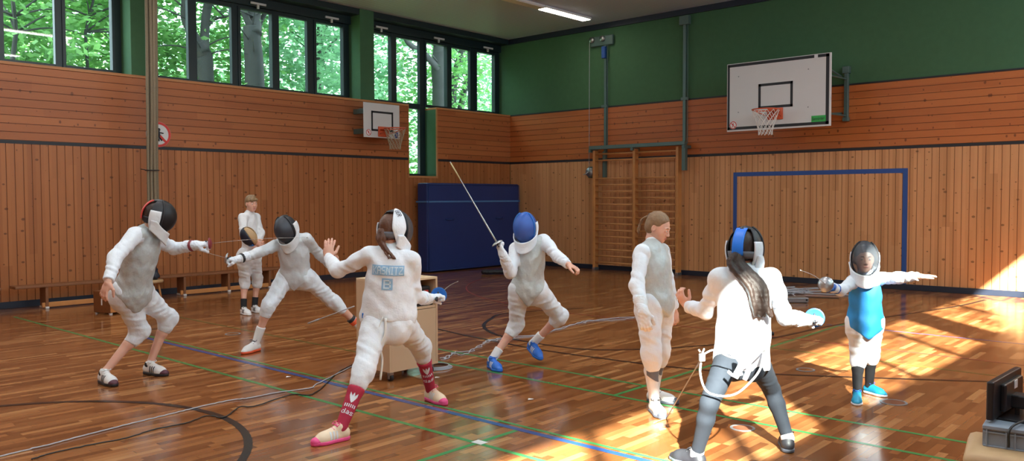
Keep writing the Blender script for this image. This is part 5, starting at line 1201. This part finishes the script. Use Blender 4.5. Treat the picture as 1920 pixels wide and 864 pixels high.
        for sg in (1, -1): S.cut(P-hup*vt*s, -hup+hr*sg*vs_, near=(P-hup*.28*s, .42*s))
        if 'vclip' in g: S.cut(neck0-up*g['vclip']*s, up)
        vo = rawmesh('fencing_vest', *S.mesh(), M[g['vest']], root)
        # piped arm-hole and hem lines
    if g.get('mask'):
        mk = mask(root, hc, hB, hs*1.02, *g['mask'][:4], back=g['mask'][4], tongue_m=g['mask'][5], big=(key == 'P4'))
        if g.get('maskx'): g['maskx'](mk, hc, hB, hs)
    if g.get('extra'): g['extra'](root, J, s, dict(jacket=jo, C=C, P=P, r=r, f=f, up=up, hr=hr, hf=hf, hup=hup, hands=hand_info))
    return root, hand_info
def sock_print(so, an, kn, s, J, q):
    ax = nrm(kn-an); L = np.linalg.norm(kn-an); vw = nrm(CAM-an); eu = nrm(np.cross(ax, vw)); 
    decal('leaf_print', so, an+ax*L*.48+vw*.03, eu, ax, .075*s, .115*s, M['cloth'], cells=LEAF, thick=.002)
    decal('word_print', so, an+ax*L*.28+vw*.03, eu, ax, .085*s, .035*s, M['cloth'], cells=text_quads('das', .02, .02), thick=.002)
def sock_panel(so, an, kn, s, J, q):
    ax = nrm(kn-an); L = np.linalg.norm(kn-an); vw = nrm(CAM-an); eu = nrm(np.cross(ax, vw))
    decal('grey_panel', so, an+ax*L*.55+vw*.03, eu, ax, .10*s, .14*s, M['sock_g'], cells=shape_quads(lambda u, v: (v-.15) > (u if eu @ RH < 0 else 1-u)*.55, 30, 36), thick=.0025)
CL, CD = M['cloth'], M['cloth_dim']
def ex4(root, J, s, q):
    jo = q['jacket']; vw = -q['f']; eu = -np.cross(q['up'], vw); eu = nrm(eu) if eu @ RH > 0 else -nrm(eu)
    o = q['C']-q['up']*.085*s
    decal('name_patch', jo, o, eu, q['up'], .235*s, .075*s, M['patch_blue'], 16, 6, thick=.003, parent=jo); decal('name_lettering', jo, o, eu, q['up'], .235*s, .075*s, M['patch_txt'], cells=text_quads('KASNITZ', .03, .12), thick=.0055, parent=jo)
    o = q['C']-q['up']*.185*s
    decal('number_patch', jo, o, eu, q['up'], .08*s, .085*s, M['patch_blue'], 7, 7, thick=.003, parent=jo); decal('number_lettering', jo, o, eu, q['up'], .08*s, .085*s, M['patch_txt'], cells=text_quads('B', .16, .12), thick=.0055, parent=jo)
    P, r, f, up = q['P'], q['hr'], q['hf'], q['hup']
    MB().tube(cloud_curve([P-f*.14*s+up*.06-r*.0, P-f*.155*s-up*.05, P-f*.16*s-up*.14-r*.03, P-f*.13*s-up*.24-r*.02, P-f*.14*s-up*.38-r*.03], 6), .009, 6).tube(cloud_curve([P-f*.135*s+up*.07-r*.02, P-f*.16*s-up*.06-r*.06, P-f*.15*s-up*.17-r*.09, P-f*.15*s-up*.14-r*.02], 6), .004, 5).build('body_cord', M['cord'], root, True)
    MB().obox(P-r*.155*s+up*.06-f*.02, np.array([r, f, up]), (.03, .05, .022), .008).build('blue_loop', M['guard_blue'], root)
def ex3(root, J, s, q):
    kn, an = J['knL'], J['anL']; a = kn*.50+an*.50; ax = nrm(an-kn)
    for nm, t0, t1, m in (('dark_ankle_band', 0, .035, 'shoe_black'), ('red_ankle_band', .038, .085, 'shoe_orange')):
        S = Solid(a-.2, a+.2, .006); S.cone(a-ax*.03, a+ax*.12, .055*s, .047*s, 0); S.cut(a+ax*t1, ax); S.cut(a+ax*t0, -ax); rawmesh(nm, *S.mesh(), M[m], root)
def ex7(root, J, s, q):
    P, r, f, up = q['P'], q['hr'], q['hf'], q['hup']; b = 5.0
    MB().tube(cloud_curve([at(1316, 668, 4.77), at(1313, 700, 4.75), at(1324, 732, 4.71), at(1350, 742, 4.69), at(1380, 738, 4.70), at(1408, 715, 4.73), at(1426, 690, 4.77), at(1432, 660, 4.90)], 6), .0062, 7).tube(cloud_curve([at(1320, 654, 4.90), at(1318, 664, 4.77), at(1340, 656, 4.77), at(1372, 670, 4.75), at(1410, 668, 4.75), at(1434, 656, 4.9)], 6), .0055, 6).build('body_cord', M['cord'], root, True)
    mb = MB()
    for a, b_ in ((((1394, 655), (1392, 680), (1378, 708)), .020), (((1398, 660), (1404, 690), (1396, 712)), .014), (((1365, 696), (1376, 704), (1392, 700)), .010)): mb.tube(cloud_curve([at(*p, 4.74) for p in a], 5), b_, 6)
    mb.build('knotted_tape', M['cloth'], root, True)
    MB().obox(at(1316, 670, 4.75), np.array([RH, FH, ZZ]), (.018, .014, .022), .006).tube([at(1313, 660, 4.75), at(1310, 655, 4.75)], .006, 6).build('cord_plug', M['blade'], root)
    J2 = q['jacket']
def mx4(mk, c, B, s):
    cc = c+B[1]*.012*s; vs, fs = ell_patch(cc, B, (.117*s, .150*s, .160*s), (84, 130), (-56, 84), 8, 26); g_ = vs.reshape(27, 9, 3); w_ = np.clip((np.arange(27)/26*140-0)/60, .25, 1)[:, None, None]; vs = (g_.mean(1, keepdims=True)+(g_-g_.mean(1, keepdims=True))*w_).reshape(-1, 3); o = sheet('white_side_band', vs, fs, M['cloth'], mk, .007)
    T = c+(B[0]*.075-B[1]*.02+B[2]*.12)*s; nn = nrm(T-c); eu = nrm(np.cross(B[1], nn)); eu = eu if eu @ RH > 0 else -eu
    decal('band_lettering', o, T-nn*.12, nrm(np.cross(nn, np.cross(eu, nn))), np.cross(nn, eu) if np.cross(nn, eu) @ ZZ > 0 else -np.cross(nn, eu), .055, .04, M['shoe_grey'], cells=text_quads('GER', .02, .05), thick=.010, parent=mk)
def mx7(mk, c, B, s):
    eu = -B[0]
    for z, w, h in ((.078, .020, .020), (.046, .026, .006), (.026, .036, .013), (-.002, .010, .008)): decal('tongue_mark', mk.children[-1], c-B[1]*.05+B[2]*z*s, -B[0], B[2], w, h, M['patch_txt'], 3, 3, thick=.009, parent=mk)
G = {
 'P1': dict(face=(.80, .44, -.20), tilt=(.15, 0, 0), handR=((-.35, -.15, -1), (.5, 1, 0), .35, .4), handL=((.95, .1, .12), (0, .3, -1), 1.25, .9),
   glove={'L': (CL, M['guard_red'])}, hair=M['hair_dark'], sock=(M['sock_b'], .035), shoe=(M['shoe_w'], M['shoe_black'], M['black'], M['shoe_w'], M['shoe_plum']), breeches='cloth', jacket='cloth', vest='lame', vtab=.19, vslope=1.15, boxy=(.150, .145, .82),
   mask=(M['mesh_black'], M['black'], CD, M['black'], M['black'], M['tongue_red']), low_arm='R'),
 'P2': dict(face=(.72, -.66, -.12), handR=((.95, -.2, -.15), (0, 1, 0), .6, .5), handL=((-.3, -.5, -.6), (.4, .6, 0), .7, .5),
   hair=M['hair_sand'], hairstyle='fringe', eyes=True, sock=(M['sock_b'], .36), shoe=(M['shoe_w'], M['shoe_w'], M['black'], M['shoe_black'], None), breeches='cloth_dim', jacket='cloth_dim', hem=-.02),
 'P3': dict(face=(-.30, -.90, -.38), tilt=(-.12, 0, 0), handR=((-1, -.15, .05), (0, .2, -1), 1.2, .9), handL=((.6, .3, .5), (-.5, -.5, 0), .5, .4),
   glove={'R': (CL, M['black'])}, hair=M['hair_dark'], sock=(M['sock_w'], .44), shoe=(M['shoe_w'], M['shoe_orange'], None, M['shoe_grey'], None), breeches='cloth', jacket='lame_blur', vest='lame_blur', vtab=.12, boxy=(.150, .135, .75),
   mask=(M['mesh_dark'], M['black'], CD, M['black'], M['black'], None), extra=ex3),
 'P4': dict(face=(.66, .75, -.05), handR=((.85, .45, .25), (0, 0, -1), 1.2, .9), handL=((.15, .1, 1), (-.2, 1, 0), .35, .2),
   glove={'R': (CL, None)}, hair=M['hair_auburn'], tail=([(0, -.105, .0, 'h'), (.01, -.12, -.06, 'h'), (.02, -.115, -.11, 'h'), (.06, -.125, -.03, 't')], (.032, .030), 12, None),
   sock=(M['sock_r'], .72, sock_print), shoe=(M['shoe_cream'], M['shoe_pink'], M['cloth'], M['shoe_pink'], M['shoe_pink']), breeches='cloth', jacket='cloth', hem=.04, ruf=.0045, boxy=(.165, .205, .64),
   mask=(M['mesh_grey'], M['black'], CL, M['black'], M['sock_g'], None), maskx=mx4, extra=ex4),
 'P5': dict(face=(-.38, -.92, -.12), handR=((-.45, .1, .9), (.6, .5, .3), 1.2, .9), handL=((.75, -.3, -.35), (-.3, .2, -1), .85, .1),
   glove={'R': (CL, None)}, hair=M['hair_sand'], eyes=True, sock=(M['sock_w'], .32), shoe=(M['shoe_blue'], M['shoe_blue'], M['cloth'], M['shoe_blue'], None), breeches='cloth', jacket='cloth', vest='lame', vtab=.155, vslope=1.3, boxy=(.130, .128, .82),
   mask=(M['mesh_blue'], M['guard_blue'], CL, M['mesh_blue'], M['guard_blue'], None), low_arm='R'),
 'P6': dict(face=(.80, -.48, -.40), handR=((.15, -.2, -1), (.3, 1, 0), .45, .4), handL=((.1, -.1, -1), (-.4, .8, 0), .5, .4),
   glove={'R': (CD, None)}, hair=M['hair_blond'], hairstyle='long', eyes=True, tail=([(0, -.110, .045, 'h'), (0, -.150, .0, 'h'), (0, -.150, -.08, 'h'), (0, -.130, -.15, 'h')], (.017, .016), 8, M['hair_dark']),
   sock=(M['sock_w'], .80, sock_panel), shoe=(M['shoe_w'], M['shoe_grey'], None, M['shoe_black'], M['shoe_grey']), breeches='cloth', jacket='cloth', vest='lame', vtab=.10, vslope=.8, boxy=(.135, .130, .88), low_arm='RL'),
 'P7': dict(face=(.60, .80, -.06), handR=((.85, .5, .1), (0, 0, -1), 1.2, .9), handL=((-.5, .15, .8), (.7, .4, 0), .7, -.2),
   glove={'R': (CL, None)}, hair=M['hair_dark'], tail=([(0, -.108, -.035, 'h'), (.0, -.118, -.10, 'h'), (.03, -.135, -.04, 't'), (.06, -.150, -.16, 't'), (.09, -.152, -.25, 't')], (.034, .064), 30, None),
   sock=(M['sock_w'], .09), shoe=(M['shoe_black'], M['shoe_grey'], None, M['shoe_black'], None), breeches='leggings', jacket='cloth', hem=-.05, ruf=.004, boxy=(.158, .172, .66),
   mask=(M['mesh_dark'], M['black'], CL, M['black'], M['sock_g'], M['tongue_blue']), maskx=mx7, extra=ex7),
 'P8': dict(face=(-.22, -.95, -.05), hs=.90, handR=((-.8, -.55, .35), (0, 0, -1), 1.2, .9), handL=((1, -.05, .08), (0, 0, -1), .15, -.1),
   glove={'R': (M['glove_bl'], M['cloth'])}, hair=M['hair_dark'], eyes=True, sock=(M['sock_b'], .9), shoe=(M['shoe_cyan'], M['cloth'], None, M['shoe_blue'], None), breeches='cloth', jacket='cloth', vest='vest_blue', vtab=.15, vslope=.75, vclip=.06, armcut=.045, boxy=(.112, .120, .75),
   mask=(M['mesh_grey'], M['black'], CL, M['black'], M['black'], None)),
}
LBL = {
 'P1': 'crouching person in grey vest and black mask with red back strap before the stool',
 'P2': 'bare-headed boy in white fencing suit standing with arms crossed before the left wall',
 'P3': 'person in dark mask and pale silver jacket lunging with legs wide beside the watching boy',
 'P4': 'person seen from behind in white fencing suit with blue name patch and crimson socks',
 'P5': 'person in blue mask, grey vest and blue shoes raising a foil before the blue mat',
 'P6': 'bare-headed girl with ponytail in grey vest standing and looking down beside the wall bars',
 'P7': 'person seen from behind in white jacket and black leggings with blue mask strap',
 'P8': 'small child in bright blue vest and cyan shoes with arms spread before the goal outline',
}
HI = {}
for k in PEOPLE:
    if 'ONLY' in globals() and k not in ONLY: continue
    HI[k] = person(k, LBL[k], G[k])
# ---------------------------------------------------------------- weapons and the things held
def hold(k, q): h = HI[k][1][q]; return h
if 'P1' in HI: h, d, n = hold('P1', 'L'); foil('foil', h, V(.95, .15, .05), ZZ, 'foil with dark red guard in the outstretched hand of the crouching left fencer', M['guard_red'], r=.001)
if 'P3' in HI: h, d, n = hold('P3', 'R'); foil('foil', h, V(-.9, -.3, .25), ZZ, 'foil with steel guard held by the lunging fencer in the dark mask', M['guard'], r=.001)
if 'P4' in HI: h, d, n = hold('P4', 'R'); foil('foil', h, V(.10, 1, .02), ZZ, 'foil with blue guard held low by the fencer with crimson socks', M['guard_blue'], r=.002, dome=.062)
if 'P5' in HI:
    h, d, n = hold('P5', 'R'); tip = at(845, 305, depth(h)+.02); foil('foil', h, tip-h, V(0, -1, 0), 'foil raised high by the fencer in the blue mask before the blue mat', M['guard'], L=np.linalg.norm(tip-h)-.05, r=.0042, tip=M['blade_tip'])
if 'P7' in HI: h, d, n = hold('P7', 'R'); foil('foil', h, V(.38, .92, -.06), ZZ, 'foil with blue guard held by the fencer in black leggings', M['guard_blue'], r=.0016, dome=.062)
if 'P8' in HI: h, d, n = hold('P8', 'R'); foil('foil', h, V(-.55, -.82, .22), ZZ, 'foil with grey dome guard pointed forward by the small child', M['guard'], r=.0014, dome=.058, L=.7)
if 'P2' in HI:
    c = at(467, 443, depth(JOINTS['P2']['wrR'])-.04); B = basis(V(-.75, -.15, -.45), V(-.3, -.3, .9))
    t = empty('held_mask', tuple(c), 'navy fencing mask with pale lining clamped under the arm of the watching boy', 'fencing mask')
    vs, fs = ell_patch(c, B, (.10, .11, .14), (-95, 95), (-80, 85), 20, 18); sheet('wire_front', vs, fs, M['base_blue'], t, .004)
    vs, fs = ell_patch(c, B, (.10, .11, .14), (95, 150), (-70, 70), 8, 12); sheet('side_shell', vs, fs, M['leather'], t, .008)
    vs, fs = ell_patch(c, B, (.10, .11, .14), (-150, -95), (-70, 70), 8, 12); sheet('side_shell', vs, fs, M['leather'], t, .008)
    vs, fs = ell_patch(c, B, (.085, .09, .125), (-110, 110), (-80, 80), 18, 14); sheet('lining', vs, fs, M['leather'], t, .004)
    vs, fs = ell_patch(c, B, (.108, .118, .145), (-80, 80), (-88, -48), 16, 5); sheet('bib', vs, fs, M['guard_blue'], t, .01)
cable('reel_cable', M['blade'], [(1249, 786), (1238, 789), (1226, 794)], .004, 'end of the grey reel cable on the floor by the girl\'s foot', .001, 9)
a, b = at(1313, 676, 4.84), fl(1250, 785); b[2] = .008
tag(MB().tube([a+(b-a)*t for t in np.linspace(0, 1, 9)], .0045, 6).build('reel_cable', M['pipe_metal'], None, True), 'taut grey cord from the hip of the black-legged fencer down to the floor', 'cord')
a = at(664, 574, 5.82); b = at(578, 606, 6.4)
c_ = MB().tube([a, a*.5+b*.5, b*.96+a*.04], [.004, .004, .004], 6).tube([a*.25+b*.75, b], [.007, .006], 8).build('reel_cable', M['cable_g'], None, True); tag(c_, 'grey cord with white end stretching from the hip of the fencer with crimson socks', 'cord')
